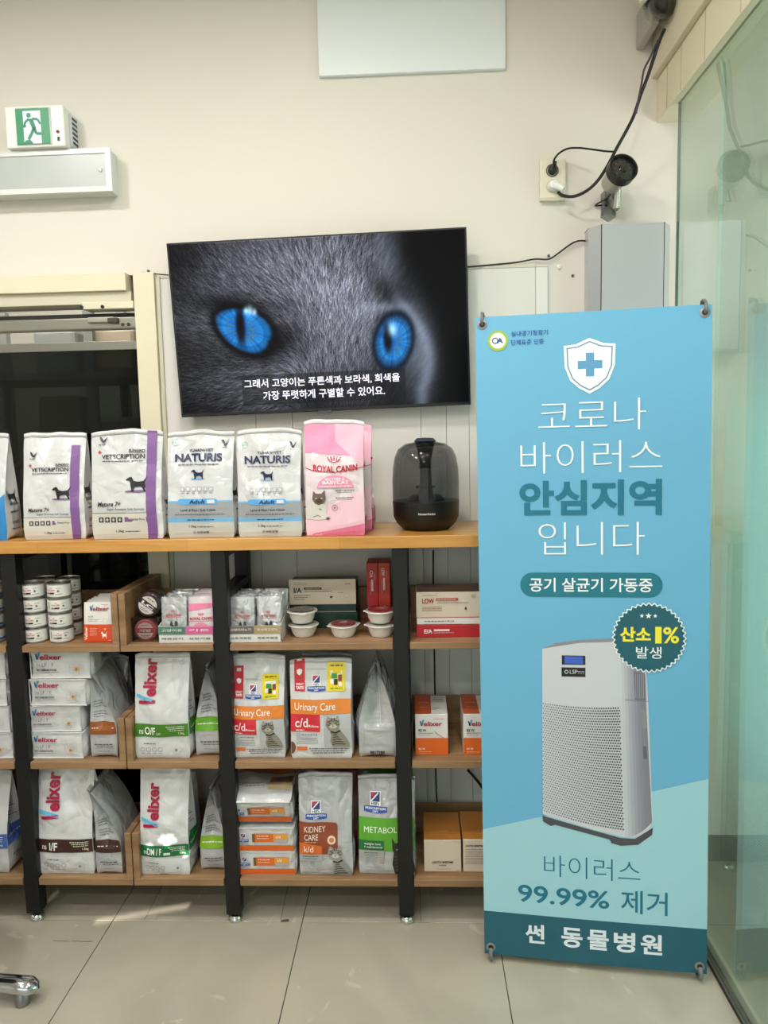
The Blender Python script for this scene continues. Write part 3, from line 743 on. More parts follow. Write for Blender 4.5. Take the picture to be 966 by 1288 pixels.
def tv_picture():
    W, H = 480, 272
    rs = np.random.RandomState(4)
    yy, xx = np.mgrid[0:H, 0:W]; x = xx / W; y = yy / H
    g = lambda cx, cy, sx, sy, rot=0: np.exp(-((((x - cx) * math.cos(rot) + (y - cy) * math.sin(rot)) / sx) ** 2 + ((-(x - cx) * math.sin(rot) + (y - cy) * math.cos(rot)) / sy) ** 2))
    env = .07 + .60 * g(.47, .42, .20, .5) + .30 * g(.25, .10, .22, .22) + .30 * g(.12, .40, .16, .2) + .32 * g(.22, .85, .22, .16) + .35 * g(.62, .30, .13, .4) + .2 * g(.45, .85, .15, .2)
    env *= 1 - .92 * g(.335, .60, .10, .13, .7) ; env *= 1 - .85 * g(.20, .36, .17, .06, .25); env *= 1 - .75 * g(.47, .92, .10, .15)
    env *= 1 - .55 * g(.0, .05, .13, .25); env *= 1 - .4 * g(.02, .95, .2, .15)
    env *= 1 - .6 * g(.72, .32, .035, .14, -.3)
    edge = .785 + .115 * np.sin(np.clip((y - .12) * 2.3, 0, 3.1))
    face = 1 / (1 + np.exp((x - edge) / .022))
    soft = np.clip((x - .66) / .12, 0, 1)
    env = env * face
    can = np.zeros((H, W))
    for lay in range(3):
        n = 15000
        px = rs.rand(n) * W; py = rs.rand(n) * H
        ux, uy = px / W, py / H
        # fur runs up and out from the nose bridge
        ang = np.where(ux < .42, math.pi + .55 + (uy - .3) * 1.3 * -1 - (ux - .2) * .2, -math.pi / 2 + (ux - .50) * 2.2)
        mixk = np.clip((ux - .34) / .12, 0, 1)
        ax = np.cos(ang); ay = np.sin(ang)
        a2 = -math.pi / 2 + (ux - .52) * 2.4
        a1 = math.pi + .45 - (uy - .45) * 1.4
        dx = (1 - mixk) * np.cos(a1) + mixk * np.cos(a2); dy = (1 - mixk) * np.sin(a1) * 1 + mixk * np.sin(a2)
        nn = np.hypot(dx, dy) + 1e-6; dx, dy = dx / nn, dy / nn
        j = rs.randn(n) * .25; dx, dy = dx * np.cos(j) - dy * np.sin(j), dx * np.sin(j) + dy * np.cos(j)
        L = rs.uniform(10, 22, n); br_ = rs.uniform(-.6, 1.0, n) * (.9 if lay else .6)
        for s in range(22):
            ok = s < L
            ix = np.clip((px + dx * s).astype(int), 0, W - 1); iy = np.clip((py + dy * s).astype(int), 0, H - 1)
            np.add.at(can, (iy[ok], ix[ok]), (br_ * (1 - s / 24))[ok] * .55)
    can = np.clip(can, -1.3, 1.8)
    # blur of the out-of-focus side
    bl = can.copy()
    for _ in range(3):
        bl = (bl + np.roll(bl, 1, 0) + np.roll(bl, -1, 0) + np.roll(bl, 1, 1) + np.roll(bl, -1, 1)) / 5
    can = can * (1 - soft) + bl * soft * .7
    lum = np.clip(env * (.36 + .52 * can), 0, 1)
    rgb = np.stack([lum * .86, lum * .88, lum * 1.0], -1)
    rgb += ((g(.84, .66, .07, .26) * .30 + g(.66, .55, .03, .3) * .10 + g(.74, .12, .05, .16) * .16) * face * (1 + .25 * bl))[..., None] * np.array([.78, .88, 1.05])
    cx_ = .765 + .105 * np.sin(np.clip((y - .36) / .55, 0, 1) * math.pi * .75)
    rim = np.exp(-((x - cx_) / .022) ** 2) * (y > .30) * np.clip((y - .30) * 6, 0, 1) * .8 + .8 * g(.735, .42, .075, .035, .1)
    rgb += (rim * .28 * face)[..., None] * np.array([.8, .9, 1.1])
    # eyes
    def eye(cx, cy, rx, ry, rot, px_, prx, pry, blur, seed, tear):
        u = ((x - cx) * math.cos(rot) + (y - cy) * .57 * math.sin(rot)) / rx; v = (-(x - cx) * math.sin(rot) + (y - cy) * .57 * math.cos(rot)) / ry
        d = np.abs(u) ** 2.0 + np.abs(v) ** 2.0 + (tear * u * np.abs(v))
        m = 1 / (1 + np.exp((np.sqrt(np.clip(d, 0, 9)) - 1) / blur))
        ring = np.exp(-((np.sqrt(np.clip(d, 0, 9)) - 1.13) / .20) ** 2)
        th_ = np.arctan2(v, u); r_ = np.sqrt(u * u + v * v)
        ra = np.convolve(np.tile(rs.rand(180), 3), np.ones(2) / 2, 'same')[180:360]; st = ra[((th_ + math.pi) / math.tau * 179).astype(int)] * np.clip(r_ * 1.4, 0, 1)
        base = np.stack([.02 + .06 * st, .26 + .26 * st, .66 + .30 * st], -1) * (1.0 - .25 * (r_ > .8))[..., None]
        nz_ = np.sin(x * 210 + np.sin(y * 160 + seed) * 2.2) * np.sin(y * 150 + np.sin(x * 190) * 2); gold = np.exp(-((r_ - .40) / .26) ** 2) * np.clip((nz_ - .05) * 3, 0, 1)
        base = base * (1 - .75 * gold[..., None]) + gold[..., None] * .75 * np.array([.30, .36, .12])
        pu = np.exp(-(np.abs((x - px_) / prx) ** 2 + np.abs((y - cy + .02) / pry) ** 2) ** 2 * .9)
        base = base * (1 - pu[..., None]) + pu[..., None] * np.array([.004, .006, .02])
        return m, ring, base
    for args in ((.232, .505, .096, .064, .50, .226, .017, .125, .035, 1.0, -.35), (.747, .620, .056, .080, .25, .728, .016, .09, .10, 2.2, 0)):
        m, ring, base = eye(*args)
        rgb = rgb * (1 - .9 * ring[..., None])
        rgb = rgb * (1 - m[..., None]) + base * m[..., None]
    for cx, cy, s in ((.262, .40, .010), (.278, .41, .007), (.248, .40, .007), (.745, .55, .014)):
        rgb += (g(cx, cy, s, s * 2.6) * .75)[..., None] * np.array([.7, .9, 1])
    rgb = np.clip(rgb, 0, 1)
    # soft caption plate
    box = (x > .215) & (x < .782) & (y > .780) & (y < .960)
    rgb[box] = rgb[box] * .45 + .025
    lin_ = np.where(rgb < .04045, rgb / 12.92, ((rgb + .055) / 1.055) ** 2.4)
    lin_ = np.clip(rgb, 0, 1) ** 1.55
    # grid of cells with one colour per corner
    gx, gy = np.meshgrid(np.linspace(-.5, .5, W), np.linspace(.5, -.5, H))
    sw, sh = tw - .012, th - .016
    co = np.stack([gx * sw, np.full_like(gx, -.0006), gy * sh + .002], -1).reshape(-1, 3)
    me = bpy.data.meshes.new('screen')
    idx = np.arange(W * H).reshape(H, W)
    q = np.stack([idx[1:, :-1], idx[1:, 1:], idx[:-1, 1:], idx[:-1, :-1]], -1).reshape(-1, 4)
    me.vertices.add(W * H); me.vertices.foreach_set('co', co.ravel())
    me.loops.add(q.size); me.loops.foreach_set('vertex_index', q.ravel())
    me.polygons.add(len(q)); me.polygons.foreach_set('loop_start', np.arange(0, q.size, 4)); me.polygons.foreach_set('loop_total', np.full(len(q), 4))
    me.update()
    ca = me.color_attributes.new('picture', 'FLOAT_COLOR', 'POINT')
    ca.data.foreach_set('color', np.concatenate([lin_.reshape(-1, 3), np.ones((W * H, 1))], 1).ravel())
    m = bpy.data.materials.new('lit_screen'); m.use_nodes = True; nt = m.node_tree; b = nt.nodes['Principled BSDF']
    at_ = nt.nodes.new('ShaderNodeAttribute'); at_.attribute_name = 'picture'
    b.inputs['Base Color'].default_value = (.004, .004, .005, 1); b.inputs['Roughness'].default_value = .22; b.inputs['Specular IOR Level'].default_value = .08
    nt.links.new(at_.outputs['Color'], b.inputs['Emission Color']); b.inputs['Emission Strength'].default_value = 1.15
    me.materials.append(m)
    o = bpy.data.objects.new('screen', me); COL.objects.link(o); o.parent = tv
    return sw, sh
sw, sh = tv_picture()
cap = Art()
cap.text('그래서 고양이는 푸른색과 보라색, 회색을', .225, .080, .765, .031, 'E4E2F4', .016, 1)
cap.text('가장 뚜렷하게 구별할 수 있어요.', .288, .038, .712, .031, 'E4E2F4', .016, 1)
_em = {}
def em_of(c):
    if c not in _em: _em[c] = emis('lit_caption', c, .75)
    return _em[c]
cap.build('caption', tv, flat_map((-sw / 2, -.0008, -sh / 2 - .0), (1, 0, 0), (0, 0, 1), (0, -1, 0), sw), emit=em_of)
# note: caption heights are in units of the screen width

# ---- cable and clips along the board edge
cab = M('2A2824', .6, name='dark_cable')
pts = [at(px, py, Y=Y_WALL - .014) for px, py in ((168, 345), (182, 343), (200, 345), (212, 346))]
tag(MB().tube(pts, .0018, 6).build('wall_cable', cab), 'short dark cable crossing the top of the cream door jamb', 'cable')
pts = [at(px, py, Y=Y_WALL - .014) for px, py in ((585, 336), (620, 333), (650, 330), (672, 326), (690, 326), (703, 318), (718, 307), (728, 303), (737, 303))]
tag(MB().tube(pts, .0026, 6).build('wall_cable', cab), 'dark cable running from the television to the grey wall cabinet', 'cable')
o = MB().box(*[v for ab in zip(at(606, 335, Y=Y_WALL), at(673, 327, Y=Y_WALL)) for v in ab][:2], Y_WALL - .012, Y_WALL, 2.033, 2.044, .001).build('cable_trunking', M('CFCBBE', .5))
tag(o, 'thin cream cable trunking above the white boards right of the television', 'trunking')
for (px, py), lab in (((690, 322), 'small grey screw head where the wall cable bends'), ((703, 336), 'white round wall plug below the wall cable bend'), ((187, 341), 'dark screw head above the cream door jamb'), ((720, 347), 'tiny dark screw hole left of the grey cabinet')):
    c = at(px, py, Y=Y_WALL); r_ = .008 if px == 703 else .0045
    tag(MB().lathe([(0, 0), (r_, 0), (r_ * .9, .006), (0, .008)], 12, Matrix.Rotation(math.pi / 2, 4, 'X')).build('wall_screw', M('E7E4DA', .5) if px == 703 else M('55524B', .5)), lab, 'screw').location = c
# cable hanging down behind the shelf
pts = [at(545, 692, Y=2.50), at(545, 735, Y=2.50), at(547, 870, Y=2.50), at(549, 1000, Y=2.50), Vector((.075, 2.50, .02))]
tag(MB().tube(pts, .003, 6).build('hanging_cable', cab), 'thin black cable hanging down the wall behind the right-hand shelves', 'cable')
pts = [at(588, 968, Y=2.49), at(597, 978, Y=2.48), at(610, 996, Y=2.46), Vector((.30, 2.45, .12)), Vector((.42, 2.44, .01))]
tag(MB().tube(pts, .005, 6).build('power_cord', M('151515', .5)), 'thick black cord slanting down behind the lowest right shelf', 'cable')

# ---- grey metal wall cabinet
gcab = thing('wall_cabinet', 'grey metal wall cabinet with angled sides, behind the top of the banner', 'cabinet', (.686, Y_WALL, 1.74))
gmm = M('C2C6CA', .35, .45, bump=.10, bscale=220, name='hammered_grey_metal')
hw = .127
MB().prism([(-hw, 0), (-hw, -.055), (-hw + .03, -.095), (hw - .03, -.095), (hw, -.055), (hw, 0)], 0, .398).build('case', gmm, gcab)
MB().box(-hw + .032, hw - .032, -.0985, -.094, .004, .394, .001).build('front_plate', M('C4C8CC', .32, .45, bump=.12, bscale=260, name='plate_metal'), gcab)
MB().box(-hw + .0295, -hw + .032, -.0975, -.094, 0, .398).build('seam', M('2B2D30', .6), gcab)
MB().box(hw - .032, hw - .0295, -.0975, -.094, 0, .398).build('seam', M('2B2D30', .6), gcab)
MB().box(-hw, hw, -.05, -.001, .396, .3995).build('top_lip', M('5C6066', .5, .5), gcab)

# ---- socket, plugs, cables, cameras
s = thing('wall_socket', 'cream double power socket on the wall above the cabinet', 'socket', (.4535, Y_WALL, 2.302))
MB().box(-.041, .041, -.018, -.0, -.064, .064, .003).build('plate', M('E2DDC8', .4, name='cream_plastic'), s)
MB().box(-.041, .041, -.022, -.016, -.066, -.055, .002).build('lower_lip', M('CFCAB6', .4), s)
for z in (.028, -.022):
    MB().lathe([(.020, 0), (.020, .002), (.017, .002), (.016, -.010), (0, -.010)], 20, Matrix.Translation((-.002, -.018, z)) @ Matrix.Rotation(math.pi / 2, 4, 'X'), cap=False).build('receptacle', M('36342F', .5) if z > 0 else M('CFCAB6', .4), s, True)
R90 = Matrix.Rotation(math.pi / 2, 4, 'X')
plug = thing('black_plug', 'black plug pushed into the upper round socket', 'plug', (.4515, Y_WALL - .012, 2.330))
MB().lathe([(.0, .0), (.014, .0), (.015, .014), (.010, .022), (.0, .024)], 14, R90).build('plug_body', M('111111', .45), plug, True)
MB().tube([(.0, -.018, 0), (.004, -.028, .008), (.006, -.03, .02)], .0045, 8).build('strain_relief', M('111111', .45), plug, True)
wp = thing('white_plug', 'white plug in the lower round socket holding the thick black cable', 'plug', (.4515, Y_WALL - .018, 2.280))
MB().lathe([(.0, .0), (.0165, .0), (.0165, .02), (.012, .03), (.0, .032)], 14, R90).build('plug_body', M('F0EFEC', .3), wp, True)
MB().tube([(.0, -.02, 0), (.016, -.034, -.012), (.028, -.038, -.022)], (.012, .010), 10).build('plug_neck', M('F0EFEC', .3), wp, True)
blkc = M('0E0E0E', .4, name='black_cable')
P = lambda px, py, Y: at(px, py, Y=Y)
tag(MB().tube([P(702, 242, 2.465), P(708, 246, 2.45), P(722, 247, 2.44), P(738, 240, 2.43), P(752, 227, 2.42), P(765, 207, 2.40), P(777, 184, 2.39), P(788, 164, 2.38), P(797, 146, 2.36), P(805, 122, 2.35), P(814, 98, 2.34), P(822, 74, 2.33), P(830, 50, 2.32), P(836, 37, 2.32)], .0052, 8).build('camera_cable', blkc, smooth=True),
    'thick black cable looping from the white plug up to the dome camera', 'cable')
tag(MB().tube([P(696, 207, 2.48), P(697, 201, 2.47), P(703, 193, 2.46), P(714, 187, 2.45), P(728, 186, 2.44), P(745, 188, 2.42), P(760, 190, 2.41), P(773, 191, 2.395)], .0030, 8).build('camera_cable', blkc, smooth=True),
    'thin black cable arching from the upper socket to the thick cable', 'cable')
tag(MB().tube([P(800, 143, 2.352), P(803, 125, 2.345), P(807, 105, 2.34), P(810, 88, 2.335), P(818, 72, 2.325), P(828, 50, 2.318)], .0030, 8).build('camera_cable', M('3A2A44', .5), smooth=True),
    'slim dark violet cable running beside the thick camera cable', 'cable')
# dome camera
dc = thing('dome_camera', 'white dome security camera with dark bubble at the top right corner', 'security camera', P(835, 0, 2.33), (math.radians(6), math.radians(-12), 0))
MB().lathe([(.062, .008), (.066, .02), (.068, .05), (.062, .085), (.0, .09)], 32, cap=False).build('housing', M('E6E2D2', .4, name='warm_white_plastic'), dc, True)
MB().lathe([(0, -.048), (.018, -.044), (.034, -.032), (.044, -.012), (.047, .012)], 28, cap=False).build('dark_ball', M('101012', .08, coat=1, name='smoked_ball'), dc, True)
MB().lathe([(0, -.064), (.020, -.061), (.040, -.048), (.054, -.026), (.061, .0), (.062, .012)], 32, cap=False).build('clear_dome', pane_mat('clear_acrylic', (.88, .88, .86, 1), 1.35), dc, True)
MB().lathe([(.052, .006), (.062, .002), (.064, .012)], 32, cap=False).build('dome_rim', M('B9B7AC', .35), dc, True)
MB().box(-.026, -.002, .03, .185, -.048, .06, .005).build('wall_arm', M('A9A79E', .45), dc).rotation_euler = dc.rotation_euler.to_matrix().inverted().to_euler()
# bullet camera
fc, rc = P(783, 213, 2.375), P(769, 231, 2.445)
ax = (fc - rc).normalized(); L_ = (fc - rc).length
q = ax.to_track_quat('Z', 'Y').to_matrix().to_4x4()
bc = thing('bullet_camera', 'silver bullet security camera on a short wall arm between the socket and the cabinet', 'security camera', rc, q.to_euler())
sil = M('B9B6AD', .3, .6, name='silver_shell')
MB().lathe([(0, -.012), (.026, -.012), (.032, -.004), (.033, .004), (.033, L_ * .75), (.036, L_ * .8)], 28, cap=False).build('shell', sil, bc, True)
MB().lathe([(.036, L_ * .7), (.0445, L_ * .74), (.0450, L_ + .010), (.040, L_ + .010), (.038, L_ - .01), (.033, L_ - .012)], 32, cap=False).build('sun_hood', M('141414', .35, name='black_hood'), bc, True)
MB().lathe([(0, L_ + .002), (.038, L_ - .001)], 28, cap=False).build('front_glass', M('2A2B2C', .12, coat=.8, name='smoked_glass'), bc, True)
MB().lathe([(0, L_ + .006), (.010, L_ + .005), (.013, L_ + .001)], 20, cap=False).build('lens', M('0A0A0C', .05, coat=1), bc, True)
for k in range(10):
    aa = k * math.tau / 10
    MB().lathe([(0, .003), (.0025, .0025), (.0035, 0)], 8, Matrix.Translation((.026 * math.cos(aa), .026 * math.sin(aa), L_ + .0005))).build('infrared_lamp', M('4A4B4E', .2), bc)
cbk = thing('camera_bracket', 'silver jointed wall bracket carrying the bullet camera', 'bracket', P(765, 262, 2.52))
bo = P(765, 262, 2.52)
rel = lambda p: p - bo
MB().prism([(-.024, -.028), (0, -.042), (.024, -.028), (.024, .045), (-.024, .045)], 0, .004, Matrix.Rotation(math.pi / 2, 4, 'X')).build('wall_plate', M('9B9A93', .35, .6, name='bracket_metal'), cbk)
MB().prism([(0, -.03), (0, .045), (.05, .045), (.045, .03)], -.022, -.017, Matrix(((0, 0, 1, 0), (-1, 0, 0, 0), (0, 1, 0, 0), (0, 0, 0, 1)))).build('side_plate', M('8D8C85', .35, .6), cbk)
MB().prism([(0, -.03), (0, .045), (.05, .045), (.045, .03)], .017, .022, Matrix(((0, 0, 1, 0), (-1, 0, 0, 0), (0, 1, 0, 0), (0, 0, 0, 1)))).build('side_plate', M('8D8C85', .35, .6), cbk)
MB().tube([rel(P(776, 262, 2.455)), rel(P(777, 240, 2.445)), rel(P(777, 234, 2.44))], .0115, 14, False).build('joint_barrel', M('C9C7C0', .2, .8, name='bright_joint'), cbk, True)
MB().tube([rel(P(765, 250, 2.50)), rel(P(776, 262, 2.455))], .010, 10, False).build('elbow', M('8D8C85', .35, .6), cbk, True)
MB().tube([rel(P(777, 236, 2.44)), rel(P(776, 228, 2.425))], .009, 10, False).build('neck', sil, cbk, True)
tag(MB().tube([P(770, 240, 2.44), P(764, 249, 2.46), P(752, 256, 2.50), P(749, 259, 2.51), P(757, 258, 2.515), P(764, 259, 2.517)], .0026, 8).build('camera_cable', blkc, smooth=True),
    'short black cable hooking from the bullet camera back to the wall', 'cable')

# ================================================================== RACK, WORKTOP, TRAYS
LEGX = [-1.7665, -1.2235, -.5885, -.0515, .56]
ZT = 1.209
steel = M('121212', .45, .2, bump=.05, bscale=150, name='black_steel')
chrome = M('D8D8D8', .12, 1.0, name='chrome')
rack = thing('display_rack', 'black square-tube steel rack on chrome feet carrying the wooden shelves', 'rack', (-.6, 2.32, 0))
def rp(p): return Vector(p) - Vector((-.6, 2.32, 0))
for x in LEGX:
    for y0 in (2.153, 2.438):
        q_ = rp((x, y0, 0))
        o = MB().box(q_.x - .0225, q_.x + .0225, q_.y, q_.y + .045, .030, 1.172, .002).build('upright', steel, rack)
        f = MB().lathe([(.020, 0), (.023, .004), (.022, .014), (.014, .022), (.008, .024), (.008, .032)], 20, Matrix.Translation((q_.x, q_.y + .0225, 0))).build('foot', chrome, o, True)
    for z in (1.020, .640, .270, 1.148):
        q_ = rp((x, 2.198, 0))
        MB().box(q_.x - .0225, q_.x + .0225, q_.y, q_.y + .24, z, z + .024, .002).build('side_bar', steel, rack)
for z in (1.150,):
    MB().box(rp((-1.78, 0, 0)).x, rp((.58, 0, 0)).x, rp((0, 2.445, 0)).y, rp((0, 2.47, 0)).y, z, z + .022).build('rear_bar', steel, rack)
bam = wood('golden_bamboo', 'C58A3E', 'DDA65A', (2.2, 40, 60), .35, .35, planks=.032)
o = MB().box(-1.95, .715, -.18, .18, 0, .036, .002).build('worktop', bam); o.location = (0, 2.323, 1.173)
tag(o, 'long golden bamboo worktop lying on top of the black rack', 'worktop')

oak = wood('tray_wood', '7E6040', 'A58260', (3.0, 26, 26), .5)
def tray(x0, x1, row, lab, sides):
    zb, zt, hs, hb = {1: (.870, .890, .157, .105), 2: (.503, .525, .137, .090), 3: (.126, .148, .147, .084)}[row]
    cx = (x0 + x1) / 2; t = thing('wooden_tray', lab, 'shelf tray', (cx, 2.152, zb), (0, 0, 0), 'wooden shelf trays')
    w2 = (x1 - x0) / 2; th_ = zt - zb; D = .325
    MB().box(-w2, w2, 0, D, 0, th_, .001).build('bottom_board', oak, t)
    if sides[0]: MB().box(-w2, -w2 + .020, .0015, D - .0005, th_, hs + th_, .001).build('side_board', oak, t)
    if sides[1]: MB().box(w2 - .020, w2, .0015, D - .0005, th_, hs + th_, .001).build('side_board', oak, t)
    MB().box(-w2 + .0202 * sides[0], w2 - .0202 * sides[1], D - .018, D - .0005, th_, hb + th_, .001).build('back_board', oak, t)
    return zt
Z1, Z2, Z3 = .890, .525, .148
spans = [(-1.741, -1.249, 'far left, beyond the left steel post'), (-1.198, -.8985, 'between the left steel post and the tray joint'), (-.8955, -.614, 'right of the tray joint, before the middle post'),
         (-.563, -.077, 'between the middle and right steel posts'), (-.026, .535, 'right of the right steel post, partly behind the banner')]
for row, rn in ((1, 'top'), (2, 'middle'), (3, 'bottom')):
    for a_, b_, d_ in spans: tray(a_, b_, row, 'wooden tray of the %s row %s' % (rn, d_), (1 if abs(a_ + .8955) < .001 else 0, 1 if abs(b_ + .8985) < .001 else 0))

# ================================================================== BANNER
BLc, BRc, TLc, TRc = at(610, 1195, Y=2.0), at(888, 1230, Y=1.92), at(598, 400, Y=2.05), at(896, 382, Y=1.97)
bo_, bU, bV, bN, bw, bh = frame4(BLc, BRc, TLc, TRc)
bV = (bV - bU * .0157).normalized(); bU = (bU - bV * bU.dot(bV)).normalized(); bN = bU.cross(bV)
bh = 1.787; bw = .598
bmx = Matrix((bU, -bN, bV)).transposed().to_4x4()
ban = thing('standing_banner', 'blue vinyl standing banner with Korean lettering and a picture of an air purifier', 'banner', bo_, bmx.to_euler())
vin = M('69AFD4', .42, name='blue_vinyl', bump=.03, bscale=5)
nx, nz = 24, 60
vv = []
def ripple(x, z): return .0016 * math.sin(x * 9 + z * 2) + .0012 * math.sin(z * 5 + x * 3)
for side in (0, 1):
    for j in range(nz + 1):
        for i in range(nx + 1):
            x = -bw / 2 + bw * i / nx; z = -bh / 2 + bh * j / nz
            vv.append((x, ripple(x, z) + .0009 * side, z))
n_ = (nx + 1) * (nz + 1); ff = []
for j in range(nz):
    for i in range(nx):
        k_ = j * (nx + 1) + i; ff.append((k_, k_ + 1, k_ + nx + 2, k_ + nx + 1)); ff.append((n_ + k_ + 1, n_ + k_, n_ + k_ + nx + 1, n_ + k_ + nx + 2))
link_mesh('banner_sheet', vv, ff, vin, None, ban, True)
A = Art(); TEAL = '14708C'; DK = '1C5A6E'; WH = 'EEF3F7'; g_ = .05
A.band(-bw / 2, bw / 2, -bh / 2, lambda x: -.523 + (x + .288) * (.30) if True else 0, '9CCCD9', 1, 24, 10)
A.rect(-bw / 2, -bh / 2, bw / 2, -.766, DK, 2, g_)
# certificate mark and its lettering, top left
A.ell(-.240, .829, .027, .027, '9DBB3C', 2, 28).ell(-.240, .829, .0205, .0205, 'F3F6F6', 3, 28)
A.ring(-.247, .829, .0085, .003, '1D4FA0', 4, 14); A.text('A', -.243, .823, -.226, .013, '1D4FA0', .05, 4)
A.text('실내공기청정기', -.205, .838, -.109, .014, '1E4C9A', .01, 3); A.text('단체표준 인증', -.205, .815, -.120, .014, '1E4C9A', .01, 3)
def shield(cx, cy, s, col, lay):
    pts = [(0, .0728), (.035, .058), (.066, .055), (.064, 0), (.050, -.036), (.026, -.058), (0, -.072), (-.026, -.058), (-.050, -.036), (-.064, 0), (-.066, .055), (-.035, .058)]
    A.poly([(cx + x * s, cy + y * s) for x, y in pts], col, lay, g=.03)
shield(-.003, .752, 1.0, WH, 2); shield(-.003, .752, .89, '5E8FB4', 3); shield(-.003, .752, .84, WH, 4)
A.rect(-.033, .745, .029, .766, '5E9CC8', 5, 1).rect(-.0125, .725, .0085, .786, '5E9CC8', 5, 1)
A.text('코로나', -.136, .583, .139, .082, WH, -.014, 3); A.text('바이러스', -.184, .472, .180, .084, WH, -.014, 3)
A.text('안심지역', -.188, .359, .179, .094, TEAL, .034, 3); A.text('입니다', -.138, .253, .137, .088, WH, -.014, 3)
# pill
def pill(x0, y0, x1, y1, col, lay):
    r_ = (y1 - y0) / 2; pts = [(x1 - r_ + r_ * math.cos(t), y0 + r_ + r_ * math.sin(t)) for t in [math.radians(k) for k in range(-90, 91, 12)]]
    pts += [(x0 + r_ + r_ * math.cos(t), y0 + r_ + r_ * math.sin(t)) for t in [math.radians(k) for k in range(90, 271, 12)]]
    A.poly(pts, col, lay, g=.04)
pill(-.188, .139, .182, .205, '177489', 2)
A.text('공기 살균기 가동중', -.163, .153, .156, .038, WH, .016, 4)
# picture of the purifier
def Q(px, py):    # corner points of the printed picture, measured on the banner
    return (px, py)
body = [(-.131, -.004), (-.100, .010), (-.030, .022), (.056, .026), (.110, .010), (.139, -.030), (.146, -.150), (.158, -.470), (.145, -.505), (.110, -.522), (.075, -.520), (-.02, -.500), (-.133, -.470)]
A.poly(body, 'C9CCD4', 2, g=.05)
A.poly([(-.131, -.004), (-.095, .012), (-.030, .022), (.060, .027), (.056, .018), (-.03, .014), (-.10, .002)], '8F8B8E', 3, g=0)
sh_ = ['C0C3CC', 'B4B7C1', 'A6A9B5', '9A9DAA', '90929F', '878996', '80828E', '7E808B']
for k, c in enumerate(sh_):
    a0, a1 = k / 8, (k + 1) / 8
    A.poly([(.075 + .060 * a0, .012 - .045 * a0 * a0), (.075 + .060 * a1, .012 - .045 * a1 * a1), (.086 + .070 * a1, -.520 + .045 * a1 * a1), (.086 + .070 * a0, -.520 + .045 * a0 * a0)], c, 3, g=.05)
A.poly([(.108, -.060), (.138, -.068), (.140, -.140), (.112, -.138)], '6F717C', 4, g=0)
for k in range(5): A.line([(.113 + k * .005, -.068), (.114 + k * .005, -.134)], .0012, 'A3A5AE', 5)
A.line([(.086, -.139), (.146, -.142)], .0015, '70727C', 5)
A.poly([(.128, -.165), (.140, -.165), (.142, -.215), (.130, -.215)], '8C8A90', 4, g=0); A.poly([(.132, -.265), (.141, -.265), (.143, -.30), (.134, -.30)], '5F616B', 4, g=0)
A.poly([(-.134, -.474), (-.02, -.502), (.075, -.524), (.112, -.524), (.158, -.490), (.160, -.476), (.156, -.510), (.120, -.540), (.075, -.546), (.050, -.540), (.045, -.530), (-.10, -.498), (-.112, -.502), (-.133, -.490)], '4A4A52', 4, g=0)
A.rect(-.079, -.046, -.017, -.021, '1B1C22', 4, 1).rect(-.072, -.044, -.023, -.023, '3E5FC0', 5, 1).rect(-.080, -.079, -.017, -.054, '17171A', 4, 1)
A.ring(-.067, -.066, .0055, .002, 'D8D8DA', 5, 8); A.text('LSP', -.058, -.071, -.038, .011, 'D8D8DA', 0, 5); A.fine(-.037, -.066, -.020, .003, 'B8B8BC', 5); A.fine(-.037, -.071, -.020, .003, '8B8B90', 5)
dots = []; df = []
rows_, cols_ = 46, 33
for j in range(rows_):
    v = j / (rows_ - 1)
    for i in range(cols_):
        u = (i + .5 * (j % 2)) / cols_
        xl, yl = -.129 + (-.132 + .129) * v, -.156 + (-.458 + .156) * v
        xr, yr = .074 + .010 * v, -.162 - .338 * v
        cx = xl + (xr - xl) * u; cy = yl + (yr - yl) * u - .006 * math.sin(math.pi * u)
        r_ = .0025 * (.72 + .42 * u); b0 = len(dots)
        dots += [(cx - r_, cy), (cx, cy - r_), (cx + r_, cy), (cx, cy + r_)]; df.append((b0, b0 + 1, b0 + 2, b0 + 3))
A.raw(dots, df, '33353D', 4)
# scalloped seal
def scallop(cx, cy, r0, r1, n, col, lay):
    pts = []
    for k in range(n * 6):
        a_ = math.tau * k / (n * 6); pts.append((cx + (r0 + (r1 - r0) * (.5 + .5 * math.cos(a_ * n))) * math.cos(a_), cy + (r0 + (r1 - r0) * (.5 + .5 * math.cos(a_ * n))) * math.sin(a_)))
    A.poly(pts, col, lay, g=.03)
scallop(.147, .031, .0895, .0955, 40, 'E9F0F2', 6); scallop(.147, .031, .0855, .0915, 40, '1B5B6B', 7)
for cx, r_ in ((-.017, .006), (0, .0085), (.017, .006)):
    st = []
    for k in range(10): a_ = math.pi / 2 + math.tau * k / 10; q_ = r_ if k % 2 == 0 else r_ * .42; st.append((.146 + cx + q_ * math.cos(a_), .090 + q_ * math.sin(a_)))
    A.poly(st, WH, 8, g=0)
A.text('산소', .073, .020, .152, .040, 'F3E63A', .035, 8); A.text('1', .163, .019, .179, .042, 'F3E63A', .05, 8); A.text('%', .183, .019, .223, .042, 'F3E63A', .02, 8); A.text('발생', .114, -.025, .179, .032, WH, .004, 8)
A.text('바이러스', -.131, -.648, .126, .062, TEAL, -.014, 3); A.text('99.99%', -.203, -.728, .044, .049, TEAL, .014, 3); A.text('제거', .075, -.737, .197, .066, TEAL, .006, 3)
A.text('썬', -.184, -.849, -.131, .056, 'DDE6F0', .028, 3)
for i, c in enumerate('동물병원'): A.text(c, -.085 + i * .0705, -.851, -.085 + i * .0705 + .057, .058, 'DDE6F0', .028, 3)
A.build('printed_artwork', ban, lambda x, y, off: Vector((x, ripple(x, y) - off, y)), step=.0004, base=.0006, rough=.45)
